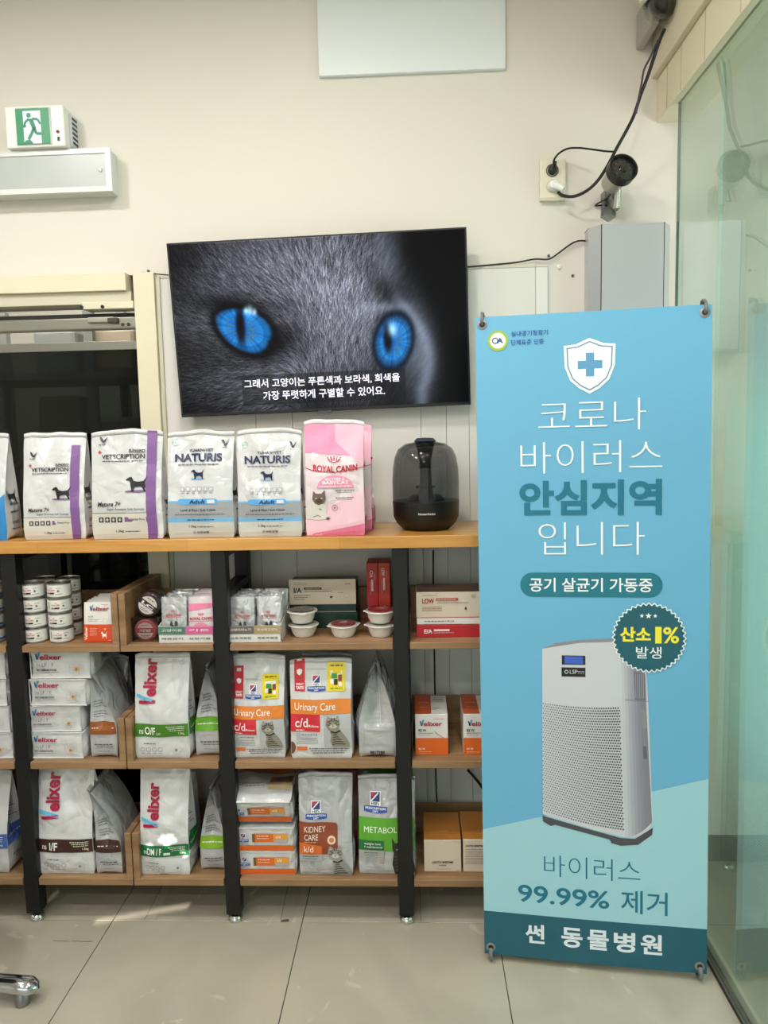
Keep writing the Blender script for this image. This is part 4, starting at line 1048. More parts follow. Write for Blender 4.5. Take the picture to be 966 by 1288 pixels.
gm_ = M('9A9894', .35, .7, name='grommet_metal'); hkm = M('77797B', .45, .3, name='grey_hook')
hub = Vector((0, .045, -.25))
for sx in (-1, 1):
    for sz in (-1, 1):
        gx, gz = sx * (bw / 2 - .018), sz * (bh / 2 - .020)
        MB().lathe([(.0065, .0012), (.008, .003), (.013, .002), (.0135, -.002)], 20, Matrix.Translation((gx, ripple(gx, gz), gz)) @ R90, cap=False).build('grommet', gm_, ban, True)
        MB().lathe([(0, .0016), (.0066, .0016)], 14, Matrix.Translation((gx, ripple(gx, gz), gz)) @ R90, cap=False).build('eyelet_hole', M('2C2A2A', .6), ban)
        d = .026 if sz > 0 else -.030
        MB().tube([(gx, .02, gz + d * 1.3), (gx, .004, gz + d * 1.2), (gx + .001, -.010, gz + d * .8), (gx, -.012, gz + d * .3), (gx, -.004, gz)], .0042 if sz > 0 else .0062, 8).build('hook', hkm, ban, True)
        MB().tube([hub, (gx, .02, gz + d * 1.3)], .005, 8, False).build('support_arm', M('2A2B2D', .5), ban, True)
MB().tube([hub, (0, .10, -bh / 2 - .015)], .006, 8, False).build('rear_leg', M('2A2B2D', .5), ban, True)
MB().lathe([(0, -.03), (.028, -.03), (.028, .03), (0, .03)], 16, Matrix.Translation(hub)).build('hub', M('2A2B2D', .5), ban)

# ================================================================== STOOL (chrome base arm reaching into the frame)
st = thing('stool', 'stool with polished chrome star base at the bottom left edge', 'stool', (-1.395, 1.835, 0))
chr2 = M('C4C8CC', .10, 1.0, name='polished_chrome')
for k in range(4):
    a_ = math.radians(-3 + 90 * k); u = Vector((math.cos(a_), math.sin(a_), 0)); n = Vector((-u.y, u.x, 0))
    vv = []; ff = []; S_ = 14; secs = [(.03, .030, .020, .075), (.12, .026, .018, .068), (.22, .024, .018, .060), (.30, .027, .021, .055), (.340, .027, .021, .053), (.357, .018, .014, .051), (.364, .004, .003, .050)]
    for r_, hw_, hh, zc in secs:
        for s_ in range(S_):
            t = math.tau * s_ / S_; vv.append(u * r_ + n * (hw_ * math.cos(t)) + Vector((0, 0, zc + hh * math.sin(t))))
    for i in range(len(secs) - 1):
        for s_ in range(S_): ff.append((i * S_ + s_, i * S_ + (s_ + 1) % S_, (i + 1) * S_ + (s_ + 1) % S_, (i + 1) * S_ + s_))
    leg = link_mesh('leg', vv, ff, chr2, None, st, True)
    MB().lathe([(.0, 0), (.018, 0), (.02, .01), (.02, .030), (.012, .040), (0, .040)], 16, Matrix.Translation(u * .315)).build('glide', M('8C8F91', .3, .8), leg, True)
MB().lathe([(.045, .045), (.05, .06), (.045, .10), (.028, .11), (.028, .30), (.016, .31), (.016, .44), (.07, .445), (.07, .455), (0, .455)], 28).build('column', chr2, st, True)
MB().lathe([(0, .455), (.16, .455), (.175, .47), (.178, .50), (.165, .525), (.12, .535), (0, .538)], 40).build('seat', M('2B2C30', .45, name='dark_vinyl'), st, True)

# ================================================================== PRODUCTS
WB = crinkle('CFD0D2')
GB = crinkle('B4B6B9', .25, .15, 1.1, .5)
SB = crinkle('BFC1C4', .25, .35, 1.5, .6)
def fit(xl, xr, yt, Yf, d_, zb):
    pl = None
    for it in range(2):
        cx = (xl + xr) / 2
    # base line of the front face on the photo row, then widths at that line
    def colx(px):
        y = 900
        for _ in range(4):
            p = at(px, y, Y=Yf); y += (p.z - zb) * 430
        return at(px, y, Y=Yf).x
    x0, x1 = colx(xl), colx(xr)
    zt = at((xl + xr) / 2, yt, Y=Yf + d_ / 2).z
    return (x0 + x1) / 2, Yf + d_ / 2, x1 - x0, zt - zb

# ---- designs
DKT = '1B1C22'
def art_script(stripe='7C5392'):
    a = Art()
    a.rect(0, 0, .79, .363, 'CFCAC0', 1)
    a.rect(.79, 0, .925, 1.52, stripe, 2)
    a.text('VETSCRIPTION', .15, 1.10, .765, .062, '202228', .02, 3)
    a.text('SUNGRO', .54, 1.19, .765, .036, '202228', .03, 3); a.line([(.54, 1.18), (.765, 1.18)], .006, '202228', 3)
    a.rect(.095, 1.19, .150, 1.205, 'B8232F', 3, 1).rect(.115, 1.17, .130, 1.225, 'B8232F', 3, 1)
    a.fine(.16, 1.06, .74, .02, '5A5A60', 3, 1)
    a.poly([(.12, 1.42), (.15, 1.41), (.18, 1.36), (.24, 1.42), (.20, 1.34), (.17, 1.325), (.14, 1.36)], '30343F', 3, g=0); a.fine(.11, 1.30, .22, .018, '6A6A70', 3, 2)
    dog(a, .50, .645, .31, .225, '14151A', '7B5A86')
    a.text('Mature 7+', .09, .455, .42, .062, '26262C', .02, 3, slant=.2); a.text('Super Premium Soft Formula', .22, .40, .76, .030, '3A3A40', .01, 3, slant=.15)
    a.line([(0, .363), (.79, .363)], .007, '6A6A6E', 2)
    for k in range(4): a.rect(.10 + k * .09, .235, .168 + k * .09, .305, '2A2A30', 3, 1); a.ell(.134 + k * .09, .27, .018, .022, 'BDBDBD', 4, 8)
    a.rect(.47, .24, .80, .305, stripe, 2, 1); a.text('Dental Pros', .56, .262, .76, .028, '3A2348', .01, 4)
    a.text('1.2kg', .34, .10, .45, .03, '3A3A40', .02, 3); a.fine(.47, .10, .68, .02, '6A6A70', 3, 3)
    return a
def art_script_side():
    a = Art()
    dog(a, .28, 1.25, .55, .55, '16171C'); a.ell(.55, 1.25, .30, .05, '6F6F74', 2)
    a.fine(.2, .95, .8, .07, '4A4A50', 2, 4); a.text('SUNGRO', .25, .55, .75, .10, '3A3A40', .02, 3); a.fine(.2, .35, .8, .06, '5A5A60', 2, 5)
    return a
def art_nat():
    a = Art()
    a.text('YUHAN•VET', .32, 1.265, .70, .045, '23253A', .02, 3); a.text('NATURIS', .115, 1.13, .84, .115, '232B55', .035, 3)
    a.fine(.16, 1.075, .80, .022, '6E7078', 3, 6)
    dog(a, .36, .865, .215, .155, '1C2547', '6EB0E0')
    for k in range(6): a.rect(.20 + k * .089, .69, .265 + k * .089, .755, '9B9DA2', 2, 1).rect(.208 + k * .089, .698, .257 + k * .089, .747, 'CFD1D4', 3, 1); a.fine(.21 + k * .089, .66, .26 + k * .089, .014, '77797E', 3, k)
    a.rect(0, .30, 1, .53, '9D9FA3', 1).rect(0, 0, 1, .24, 'C3C1BA', 1)
    a.rect(0, .53, 1, .555, '7DB7E0', 2).rect(0, .24, 1, .30, '6FAEDD', 2)
    r_ = .042; pts = [(.77 - r_ + r_ * math.cos(t), .54 + r_ * math.sin(t)) for t in [math.radians(k) for k in range(-90, 91, 18)]] + [(.16 + r_ + r_ * math.cos(t), .54 + r_ * math.sin(t)) for t in [math.radians(k) for k in range(90, 271, 18)]]
    a.poly(pts, '5FA8E0', 3); a.text('Adult', .34, .512, .59, .058, '1D3766', .03, 5, slant=.15); a.rect(.62, .515, .73, .565, 'D5DBE2', 4, 1)
    a.text('Lamb & Rice / Soft Kibble', .20, .40, .74, .034, '2C2E36', .01, 3, slant=.1); a.fine(.12, .345, .88, .018, '5E6066', 3, 7)
    a.fine(.30, .262, .72, .022, '2E4C74', 3, 8); a.text('1.2kg', .32, .16, .43, .032, '3A3A40', .02, 3); a.fine(.45, .16, .70, .02, '6A6A70', 3, 9)
    a.ring(.40, .085, .02, .006, '33353A', 3, 12); a.text('유한양행', .435, .065, .62, .036, '33353A', .015, 3)
    a.ring(.12, 1.42, .05, .010, '86BFA8', 2, 16); a.fine(.085, 1.415, .155, .015, '86BFA8', 2, 10)
    a.poly([(.81, 1.46), (.85, 1.45), (.875, 1.39), (.93, 1.47), (.885, 1.355), (.86, 1.355)], '2E3340', 3, g=0); a.fine(.83, 1.33, .90, .016, '6A6A70', 3, 11)
    return a
def art_kitten():
    a = Art()
    a.band(0, 1, lambda x: 1.40 - .10 * x, 1.86, 'F090B4', 1, 14, 5); a.band(.52, 1, lambda x: 1.36 + (.75 - x) * .9, 1.86, 'F3B6CC', 2, 8, 5)
    a.band(0, 1, 0, lambda x: .45 + .35 * x * x, 'EFC3D2', 1, 14, 6); a.band(0, 1, 0, lambda x: .02 + .18 * x, 'E5799F', 2, 12, 2)
    a.text('ROYAL CANIN', .14, 1.09, .90, .105, 'B5122E', .03, 4, arc=-.03)
    a.line([(0, 1.14), (.12, 1.10), (.5, 1.055), (.85, 1.10), (1, 1.14)], .012, 'B5122E', 3)
    crown(a, .50, 1.235, .24, 'B5122E')
    a.band(.20, .83, .80, lambda x: .80 + .21 * math.sqrt(max(0, 1 - ((x - .515) / .316) ** 2)), 'EE8FB0', 3, 18, 3)
    a.text('MOTHER &', .35, .925, .68, .045, 'FBEFF3', .02, 5); a.text('BABYCAT', .30, .865, .75, .055, 'FBEFF3', .03, 5); a.fine(.24, .82, .80, .022, 'FBEFF3', 5, 3)
    # long-haired kitten with a brown mask
    P = lambda px, py: (.0 + px * .42, .27 + py * .50)
    a.poly([P(.02, .05), P(.0, .40), P(.12, .58), P(.3, .62), P(.62, .62), P(.86, .48), P(.84, .20), P(.98, .04), P(.5, .0)], 'DAD5CD', 4, g=.05)
    a.poly([P(.32, .98), P(.44, .88), P(.66, .88), P(.80, 1.0), P(.84, .70), P(.74, .56), P(.54, .50), P(.38, .56), P(.28, .70)], '6E564B', 5, g=.05)
    a.ell(*P(.56, .64), .055, .04, '4A3830', 6, 10); a.ell(*P(.44, .73), .017, .011, 'A9C4D6', 7, 8); a.ell(*P(.67, .73), .017, .011, 'A9C4D6', 7, 8)
    a.poly([P(.80, .05), P(.9, .0), P(1.02, .06), P(.9, .10)], '5A463C', 6, g=0); a.line([P(.3, .1), P(.5, .16), P(.62, .1)], .012, '8D8178', 6); a.line([P(.55, .38), P(.66, .34)], .012, '5E6066', 6)
    for k in range(2): a.fine(.52, .75 - k * .12, .84, .018, '4E4A50', 3, k); a.fine(.55, .72 - k * .12, .80, .014, '7A767A', 3, k + 4)
    a.ring(.50, .47, .05, .008, '8A6F7A', 3, 14); a.poly([(.488, .45), (.488, .49), (.52, .47)], '6A505C', 4, g=0)
    return a
def art_vet(code, stripe, small='ns', extra=None, flower='C7842C', x0=.19, x1=.40, wl=.80):
    a = Art()
    brand_a(a, .40, 1.0, wl, .32, rot=1)
    a.rect(0, .42, 1, .655, stripe, 2)
    a.text(code, x0, .465, x1, .135, 'F2F4F0', .02, 4); a.text(small, .085, .475, .165, .07, 'E6E9E2', .01, 4)
    if extra == 'CAT': a.text('CAT', .415, .465, .50, .035, 'E6E9E2', .01, 4)
    if extra == 'box': a.rect(.50, .455, .63, .505, 'D7E2DA', 4, 1)
    for k in range(3): a.fine(.60 + .03 * k, .60 - .035 * k, .93, .018, 'D9E2CC', 4, k)
    a.text('1.5kg', .82, .465, .93, .035, 'E9E8B8', .01, 4)
    a.fine(.17, .285, .40, .022, '5E6066', 3, 4)
    for k in range(4): a.ring(.145 + k * .108, .185, .042, .007, '6A6C72', 3, 14); a.fine(.115 + k * .108, .105, .175 + k * .108, .016, '77797E', 3, k + 5)
    for k in range(6):
        t = math.tau * k / 6; a.ell(.76 + .055 * math.cos(t), .17 + .055 * math.sin(t), .034, .028, 'CBCCCE', 3, 8, rot=t)
    a.ell(.76, .17, .022, .022, flower, 4, 10)
    a.ring(.86, 1.72, .035, .006, 'A3A5A9', 3, 12)
    return a
def art_vet_side(stripe, k0=0):
    a = Art()
    a.rect(0, .90, 1, 1.36, stripe, 2, .12)
    a.fine(.08, 1.12, .92, .045, 'E8E3D6', 3, k0)
    for k in range(7):
        if k == 3: continue
        a.fine(.16, 2.10 - k * .095, .55 + .28 * ((k * 7) % 3) / 2, .042, '5B5D63', 3, k + k0)
    a.fine(.18, .50, .88, .05, '3E4046', 3, 2 + k0); a.fine(.28, .41, .88, .045, '5B5D63', 3, 5 + k0); a.fine(.30, .25, .75, .035, '7A7C80', 3, 6 + k0)
    return a
def art_urinary():
    a = Art()
    a.rect(.075, 1.09, .245, 1.66, 'C2202E', 2); a.poly([(.115, 1.42), (.16, 1.44), (.205, 1.42), (.20, 1.37), (.16, 1.335), (.12, 1.37)], 'F0EDEA', 4, g=0)
    a.text('GREAT', .10, 1.185, .225, .035, 'F0EDEA', .02, 4); a.text('TASTE', .10, 1.125, .225, .045, 'F0EDEA', .04, 4); a.rect(.12, 1.56, .20, 1.62, 'E4D9D4', 4, 1)
    badge(a, .285, 1.09, .30)
    a.fine(.27, 1.42, .59, .016, '9A9A9E', 3, 1)
    a.rect(.61, 1.085, .90, 1.53, 'E9D224', 3); a.fine(.66, 1.47, .86, .028, '5A4D18', 5, 2); a.rect(.66, 1.33, .85, 1.40, 'E9EDEA', 4, 1).rect(.68, 1.28, .77, 1.36, '3E9A46', 5, 1).rect(.79, 1.24, .85, 1.34, '8E3F55', 5, 1).rect(.72, 1.18, .78, 1.27, '2E2A26', 5, 1).rect(.66, 1.2, .71, 1.27, 'F0F0EC', 5, 1).rect(.80, 1.16, .85, 1.22, 'F0F0EC', 5, 1); a.fine(.66, 1.12, .86, .022, '4F8A3A', 5, 3)
    a.rect(0, .735, 1, .965, 'DE8230', 2); a.text('Urinary Care', .07, .80, .745, .115, 'F4EFE9', .004, 4)
    a.rect(0, .455, .49, .735, 'CC2B38', 2); a.text('c/d', .075, .53, .285, .14, 'F6EFEF', .01, 4); a.text('Multicare', .295, .53, .465, .04, 'F6EFEF', .01, 4); a.fine(.09, .475, .22, .018, 'F6EFEF', 4, 8)
    a.rect(.55, .20, 1, .73, 'B4B6BA', 2); tabby(a, .54, .20, .50, .52, '8B887B', '403D33', 'BDB8A8')
    a.ring(.13, .40, .03, .006, '7A7C80', 3, 12); a.fine(.18, .395, .44, .022, '6A6C72', 3, 4)
    for k in range(4): a.fine(.09, .34 - k * .03, .45, .014, '8A8C90', 3, k)
    a.rect(.10, .145, .27, .205, 'DC6B2C', 3, 1); a.poly([(.005, .09)] + [(.005 + .075 * math.cos(t), .19 + .10 * math.sin(t)) for t in [math.radians(k) for k in range(-75, 76, 15)]] + [(.005, .29)], '6A4A2C', 2)
    for k in range(3): a.fine(.30 + .03 * k, .165 - k * .035, .95 - .04 * k, .022, '5B5D63', 3, k + 9)
    return a
def art_kidney():
    a = Art()
    badge(a, .13, 1.06, .40)
    r_ = .06; pts = [(0, .42), (.73, .42), (.73, 1.0 - r_)] + [(.73 - r_ + r_ * math.cos(t), 1.0 - r_ + r_ * math.sin(t)) for t in [math.radians(k) for k in range(15, 91, 15)]] + [(0, 1.02)]
    a.poly(pts, '8A4126', 2); a.text('KIDNEY', .10, .835, .50, .105, 'EFE4DC', .0, 4); a.text('CARE', .10, .69, .36, .105, 'EFE4DC', .0, 4); a.fine(.10, .65, .34, .02, 'C69A80', 4, 1)
    a.poly([(0, .42), (.43, .42), (.43, .58), (.08, .64), (0, .64)], 'D96A26', 3, g=.06); a.text('k/d', .09, .47, .27, .115, 'F4E9DF', .01, 5)
    a.rect(0, .29, .43, .415, 'A9ABAC', 3); a.fine(.06, .37, .36, .022, '3F4E6E', 4, 2); a.fine(.06, .33, .34, .016, '6A6C72', 4, 3)
    a.ell(.615, .69, .085, .085, 'E3DAD2', 4, 18); a.ell(.615, .69, .05, .045, 'D07A4A', 5, 12); a.ring(.615, .69, .085, .012, 'C08A6A', 5, 18)
    for k in range(3): a.ring(.10 + k * .14, .215, .035, .007, '8A8C90', 3, 10)
    a.fine(.08, .12, .36, .016, '8A8C90', 3, 5); a.fine(.08, .05, .55, .016, '8A8C90', 3, 6)
    tabby(a, .49, .0, .58, .60, '93918C', '3A3936', 'BDBAB4')
    return a
def art_metabolic():
    a = Art()
    badge(a, .10, 1.10, .42)
    a.rect(0, .45, 1, 1.02, '58A02A', 2); a.text('METABOLIC', .10, .775, .82, .10, 'EDF2E4', .0, 4)
    a.rect(0, .46, .46, .64, '1F6A3A', 3); a.text('weight loss', .10, .565, .40, .04, 'E4EEE4', .01, 5); a.text('+ maintenance', .10, .505, .43, .04, 'E4EEE4', .01, 5)
    a.rect(.0, .33, .46, .455, 'A4A8A2', 3); a.fine(.10, .40, .36, .02, '44464A', 4, 2); a.fine(.10, .36, .36, .016, '6A6C72', 4, 3)
    for k in range(3): a.ring(.15 + k * .13, .24, .035, .007, '8A8C90' if k < 2 else 'B0525A', 3, 10)
    a.fine(.12, .13, .40, .016, '8A8C90', 3, 5); a.fine(.12, .07, .60, .016, '8A8C90', 3, 6)
    P = lambda px, py: (.60 + px * .42, .02 + py * .78)
    a.poly([P(.1, 0), P(.0, .25), (.63, .42), P(.02, .62), P(.0, .86), P(.14, .74), P(.42, .76), P(.58, .88), P(.66, .60), P(.85, .40), P(.98, .1), P(.9, 0)], '23231F', 4, g=.05)
    a.ell(*P(.22, .60), .022, .014, '8DA04C', 6, 8); a.ell(*P(.42, .60), .022, .014, '8DA04C', 6, 8)
    for k in range(5): a.line([P(.12, .10 + .08 * k), P(.4, .14 + .08 * k), P(.7, .10 + .07 * k)], .012, '55534B', 5)
    return a
def rooms_bag(label, xl, xr, yt, Yf, d_, zb, seed, body, art, side=None, group='', rot=0, hmax=None, wfix=None, dx=0, tilt=0, **kw):
    cx, cy, w_, h_ = fit(xl, xr, yt, Yf, d_, zb)
    if hmax: h_ = min(h_, hmax)
    if wfix: w_ = wfix
    return make_bag(label, (cx + dx, cy, zb + .001), w_, h_, d_, seed, body, art, side, (tilt, 0, math.radians(rot)), group, **kw)

# ---- bags on the worktop
gt = 'pet food bags on the bamboo worktop'
rooms_bag('white bag with a blue corner cut off by the left edge of the photo', -70, 11, 545, 2.185, .085, ZT, 3, WB,
          Art().band(0, 1, 0, lambda x: .25 + .5 * (x > .0) * x ** 2 * .9, '2E86C8', 2, 14, 6), art_script_side(), gt)
rooms_bag('wrinkled white bag with a purple stripe and black dog, left one of the two', 31, 107, 544, 2.180, .095, ZT, 5, WB, art_script(), art_script_side(), gt, rot=4, wr=1.5)
rooms_bag('smooth white bag with a purple stripe and black dog, right one of the two', 117, 207, 541, 2.165, .07, ZT, 8, WB, art_script(), art_script_side(), gt, rot=0, wr=.8)
rooms_bag('white and grey bag with blue band and navy dog, left one of the pair', 212, 296, 542, 2.165, .085, ZT, 12, WB, art_nat(), art_script_side(), gt, wr=1.2)
rooms_bag('white and grey bag with blue band and navy dog, beside the pink bag', 300, 381, 540, 2.165, .085, ZT, 14, WB, art_nat(), art_script_side(), gt, wr=1.4)
PK = crinkle('E0D2D8')
rooms_bag('pink and white kitten food bag with a fluffy cat, front one', 385, 460, 528, 2.165, .075, ZT, 17, PK, art_kitten(),
          Art().rect(0, 0, 1, .7, 'E38AA8', 2, .2).line([(0, 2.7), (1, 2.7)], .05, 'B5122E', 2), gt, wr=1.1, topd=.06)
rooms_bag('pink kitten food bag half hidden behind the front pink one', 397, 469, 534, 2.275, .10, ZT, 19, PK, art_kitten(),
          Art().rect(0, 0, 1, .7, 'D9608C', 2, .2).rect(0, .0, 1, .35, '8A3A36', 3, .2).line([(0, 2.2), (1, 2.2)], .05, 'B5122E', 2), gt, wr=.8)

# ---- speaker
cx, cy, w_, h_ = fit(493, 581, 551, 2.20, .20, ZT)
sp = thing('tabletop_speaker', 'black tabletop speaker with a smoked clear dome at the right end of the worktop', 'speaker', (cx, 2.305, ZT + .001))
R_ = .103
MB().lathe([(.0, .0), (.070, .0), (.078, .006), (.092, .020), (.101, .040), (R_, .088), (.0, .088)], 56).build('base', M('0B0B0C', .42, name='satin_black'), sp, True)
prof = [(R_ - .0005, .088), (R_, .15), (.1005, .19), (.095, .222), (.084, .246), (.062, .262), (.030, .268)]
MB().lathe(prof, 56, cap=False).build('clear_dome', pane_mat('smoked_acrylic', (.42, .42, .43, 1), 1.45), sp, True)
MB().lathe([(.030, .266), (.034, .270), (.026, .279), (.0, .281)], 32).build('top_cap', M('2A2F3E', .35, name='dark_blue_cap'), sp, True)
MB().lathe([(.0, .0885), (.060, .0885), (.046, .104), (.024, .108), (.020, .124), (.021, .126), (.030, .127), (.031, .132), (.019, .136), (.0165, .20), (.024, .24), (.03, .266), (.0, .266)], 36).build('inner_column', M('1A1A1C', .22, .3, name='gloss_black'), sp, True)
for k in range(5):
    MB().lathe([(.0175, .150 + k * .012), (.0225, .152 + k * .012), (.0175, .155 + k * .012)], 28, cap=False).build('column_ring', M('3A3B3E', .2, .8), sp, True)
Art().text('Harman·Kardon', .22, .0, .80, .075, 'D9D9D6', .015, 1).build('lettering', sp, cyl_map(R_ - .0008, .052, .085))

# ---- row 1 cans
can_m = M('A9A8A4', .28, .9, name='tin_metal'); lab_m = M('E2E0DC', .45, name='paper_label')
def can_art(blue=False):
    a = Art(); h_ = .62
    crown(a, .50, .40, .12); a.text('ROYAL CANIN', .30, .285, .68, .07, 'B5122E', .02, 3)
    if blue: a.rect(-.45, .04, 1.4, .15, '2E5E9A', 2)
    else: a.rect(.28, .12, .45, .20, '8A8480', 3, 1).rect(.45, .12, .66, .20, '2C2624', 3, 1)
    a.fine(.76, .40, .98, .03, '5A5A5E', 3, 1); a.ell(.84, .27, .05, .055, '6A6A68', 3, 9); a.fine(.72, .10, 1.02, .03, '1E1E1E', 3, 2); a.rect(.13, .14, .17, .48, '5A5A5E', 3, 1)
    return a
def can(label, x, y, z, turn, blue, group):
    t = thing('food_can', label, 'can', (x, y, z), (0, 0, turn), group)
    r_ = .0352; h_ = .0462
    MB().lathe([(.0, .0015), (r_ - .003, .0015), (r_ - .002, .0), (r_, .001), (r_, .004), (r_ - .0012, .005), (r_ - .0012, h_ - .005), (r_, h_ - .004), (r_, h_ - .0005), (r_ - .002, h_), (r_ - .003, h_ - .004), (.0, h_ - .004)], 32).build('tin', can_m, t, True)
    MB().lathe([(r_ - .0008, .0055), (r_ - .0008, h_ - .0055)], 40, cap=False).build('paper_label', lab_m, t, True)
    can_art(blue).build('label_print', t, cyl_map(r_ - .0010, .007, .060))
    return t
proto = can('x', 0, -9, 0, 0, False, 'x'); proto_b = can('x', 0, -9, 0, 0, True, 'x')
lv = ['bottom', 'second', 'third', 'top']
used = set()
for nm, px, Y_, blue, where in (('a', 46, 2.214, False, 'front left stack of white cans'), ('b', 78, 2.212, False, 'front right stack of white cans'), ('c', 60, 2.293, False, 'back left stack of white cans'),
                                 ('d', 91, 2.290, False, 'back right stack of white cans'), ('e', -8, 2.214, True, 'blue-striped stack at the left edge')):
    X_ = at(px, 800, Y=Y_ - (0 if Y_ < 2.25 else 0)).x
    for k in range(4):
        ll = '%s can in the %s on the top tray' % (lv[k], where); p_ = proto_b if blue else proto
        jx = random.uniform(-.0015, .0015); tn = random.uniform(-.25, .25) + (.25 if nm == 'd' else 0)
        if p_ not in used:
            used.add(p_); p_.location = (X_ + jx, Y_, Z1 + .0463 * k); p_.rotation_euler = (0, 0, tn); p_['label'] = ll; p_['group'] = 'food cans on the top tray'
        else: dup(p_, (X_ + jx, Y_, Z1 + .0463 * k), (0, 0, tn), ll)

# ---- pouches
def pouch(label, loc, w_, h_, art, body, rot, group, seed=0):
    t = thing('food_pouch', label, 'pouch', loc, rot, group)
    def S(u, v, off, side=1):
        th_ = .0055 * math.sin(math.pi * min(1, max(0, u))) ** .6 * math.sin(math.pi * min(1, max(0, v * .93))) ** .6
        wv = .0012 * noise.noise(Vector((u * 5, v * 6, seed)))
        return Vector(((u - .5) * w_, -side * (th_ + .0004 + off) + wv, v * h_))
    n, m_ = 10, 14; V = []; Fc = []
    for s_ in (1, -1):
        for j in range(m_ + 1):
            for i in range(n + 1): V.append(S(i / n, j / m_, 0, s_))
    N_ = (n + 1) * (m_ + 1)
    for j in range(m_):
        for i in range(n):
            k = j * (n + 1) + i; Fc.append((k, k + 1, k + n + 2, k + n + 1)); Fc.append((N_ + k + 1, N_ + k, N_ + k + n + 1, N_ + k + n + 2))
    link_mesh('pouch_body', V, Fc, body, None, t, True)
    if art: art.build('front_print', t, lambda x, y, off: S(x, y * w_ / h_, off))
    return t
def art_pouch_orange():
    a = Art()
    a.rect(0, 0, 1, .60, 'D2491E', 1); brand_a(a, .22, 1.06, .66, .17); a.fine(.62, 1.26, .86, .022, 'B0506A', 3); a.text('ns R', .18, .84, .36, .06, '5A5C62', .01, 3); a.fine(.18, .76, .56, .022, '7A7C80', 3, 1); a.fine(.18, .71, .50, .018, '7A7C80', 3, 2)
    a.ring(.76, .72, .08, .008, 'B9B7B2', 3); a.text('Velixer', .14, .08, .44, .10, 'F2E3D8', .03, 3, rot=90)
    for k in range(5): a.fine(.24, .46 - k * .055, .48, .018, 'F0C8B4', 3, k)
    dog(a, .62, .12, .20, .26, 'F4F0EA'); a.ell(.76, .44, .04, .04, 'F0A868', 4, 8); a.fine(.86, .06, .96, .02, 'F0C8B4', 3, 7)
    return a
def art_pouch_silver():
    a = Art()
    crown(a, .50, 1.12, .20); a.text('ROYAL CANIN', .20, .94, .82, .10, 'B5122E', .02, 3); a.line([(.16, .90), (.88, .90)], .014, 'B5122E', 3)
    P = lambda px, py: (.34 + px * .34, .32 + py * .46)
    a.poly([P(.3, 0), P(.2, .3), P(.3, .5), P(.05, .62), P(.1, .8), P(.2, .98), P(.36, .82), P(.5, .55), P(.62, .5), P(.6, .82), P(.7, 1), P(.95, .9), P(.95, .6), P(.75, .4), P(.7, 0), P(.5, .1)], '3B3D40', 3, g=.06)
    return a
def art_pouch_pink():
    a = Art()
    a.band(0, 1, lambda x: 1.14 + .12 * x, 1.42, 'E67FA6', 1, 8, 3); a.rect(0, 0, 1, .36, 'EBC3D0', 1)
    crown(a, .50, .96, .24); a.text('ROYAL CANIN', .06, .78, .94, .11, 'B5122E', .03, 3); a.line([(0, .73), (1, .73)], .014, 'B5122E', 3)
    a.band(.14, .80, .40, lambda x: .40 + .28 * math.sqrt(max(0, 1 - ((x - .47) / .331) ** 2)), 'E790AC', 2, 12, 3); a.text('KITTEN', .30, .46, .66, .06, 'FBEFF3', .02, 4)
    a.text('Mousse', .24, .27, .64, .08, '3A2A30', .03, 4)
    return a
gp_ = 'orange and white pouches on the top left tray'
pw = at(141, 800, Y=2.18).x - at(103, 800, Y=2.18).x
base = None
for k in range(7):
    lab = 'orange and white pouch at the front of its row, on the top tray' if k == 0 else 'white pouch %s behind the front orange one' % ['first', 'second', 'third', 'fourth', 'fifth', 'last'][k - 1]
    loc = (at(122, 800, Y=2.18).x + .001 - .0006 * k, 2.186 + k * .021, Z1 + .001); rt = (math.radians(-7 + random.uniform(-2, 2)), 0, random.uniform(-.04, .04))
    if base is None: base = pouch(lab, loc, pw * .97, .122, art_pouch_orange(), M('DEDDD9', .35, coat=.3, bump=.3, bscale=50, name='white_pouch_film'), rt, gp_)
    else: dup(base, (loc[0], loc[1], loc[2] + .0), rt, lab)

def display_box(label, loc, w_, d_, hf, cols, rot=0):
    t = thing('display_box', label, 'box', loc, (0, 0, rot))
    ww = M('DAD9D6', .55, name='white_card'); th_ = .0015
    MB().box(-w_ / 2, w_ / 2, 0, d_, 0, th_).build('bottom_panel', ww, t)
    MB().box(-w_ / 2, w_ / 2, 0, th_, th_, hf).build('front_panel', ww, t)
    for s_ in (-1, 1):
        MB().add([(s_ * w_ / 2, 0, th_), (s_ * w_ / 2, d_, th_), (s_ * w_ / 2, d_, hf * 1.7), (s_ * w_ / 2, 0, hf), (s_ * (w_ / 2 - th_), 0, th_), (s_ * (w_ / 2 - th_), d_, th_), (s_ * (w_ / 2 - th_), d_, hf * 1.7), (s_ * (w_ / 2 - th_), 0, hf)],
                 [(0, 1, 2, 3), (7, 6, 5, 4), (0, 4, 5, 1), (1, 5, 6, 2), (2, 6, 7, 3), (3, 7, 4, 0)]).build('side_panel', ww, t)
    MB().box(-w_ / 2, w_ / 2, d_ - th_, d_, th_, hf * 1.7).build('back_panel', ww, t)
    a = Art(); A_ = hf / w_
    for i, (c, s1, s2) in enumerate(cols):
        x0 = i * .5
        a.rect(x0, A_ * .52, x0 + .5, A_, c, 1, 1)
        a.text(s1, x0 + .06, A_ * .70, x0 + .44, A_ * .16, 'E8E6E0', .01, 3)
        a.text(s2, x0 + .05, A_ * .20, x0 + .45, A_ * .13, '55565C', .02, 3)
    a.build('printed_card', t, flat_map((-w_ / 2, 0, 0), (1, 0, 0), (0, 0, 1), (0, -1, 0), w_))
    return t
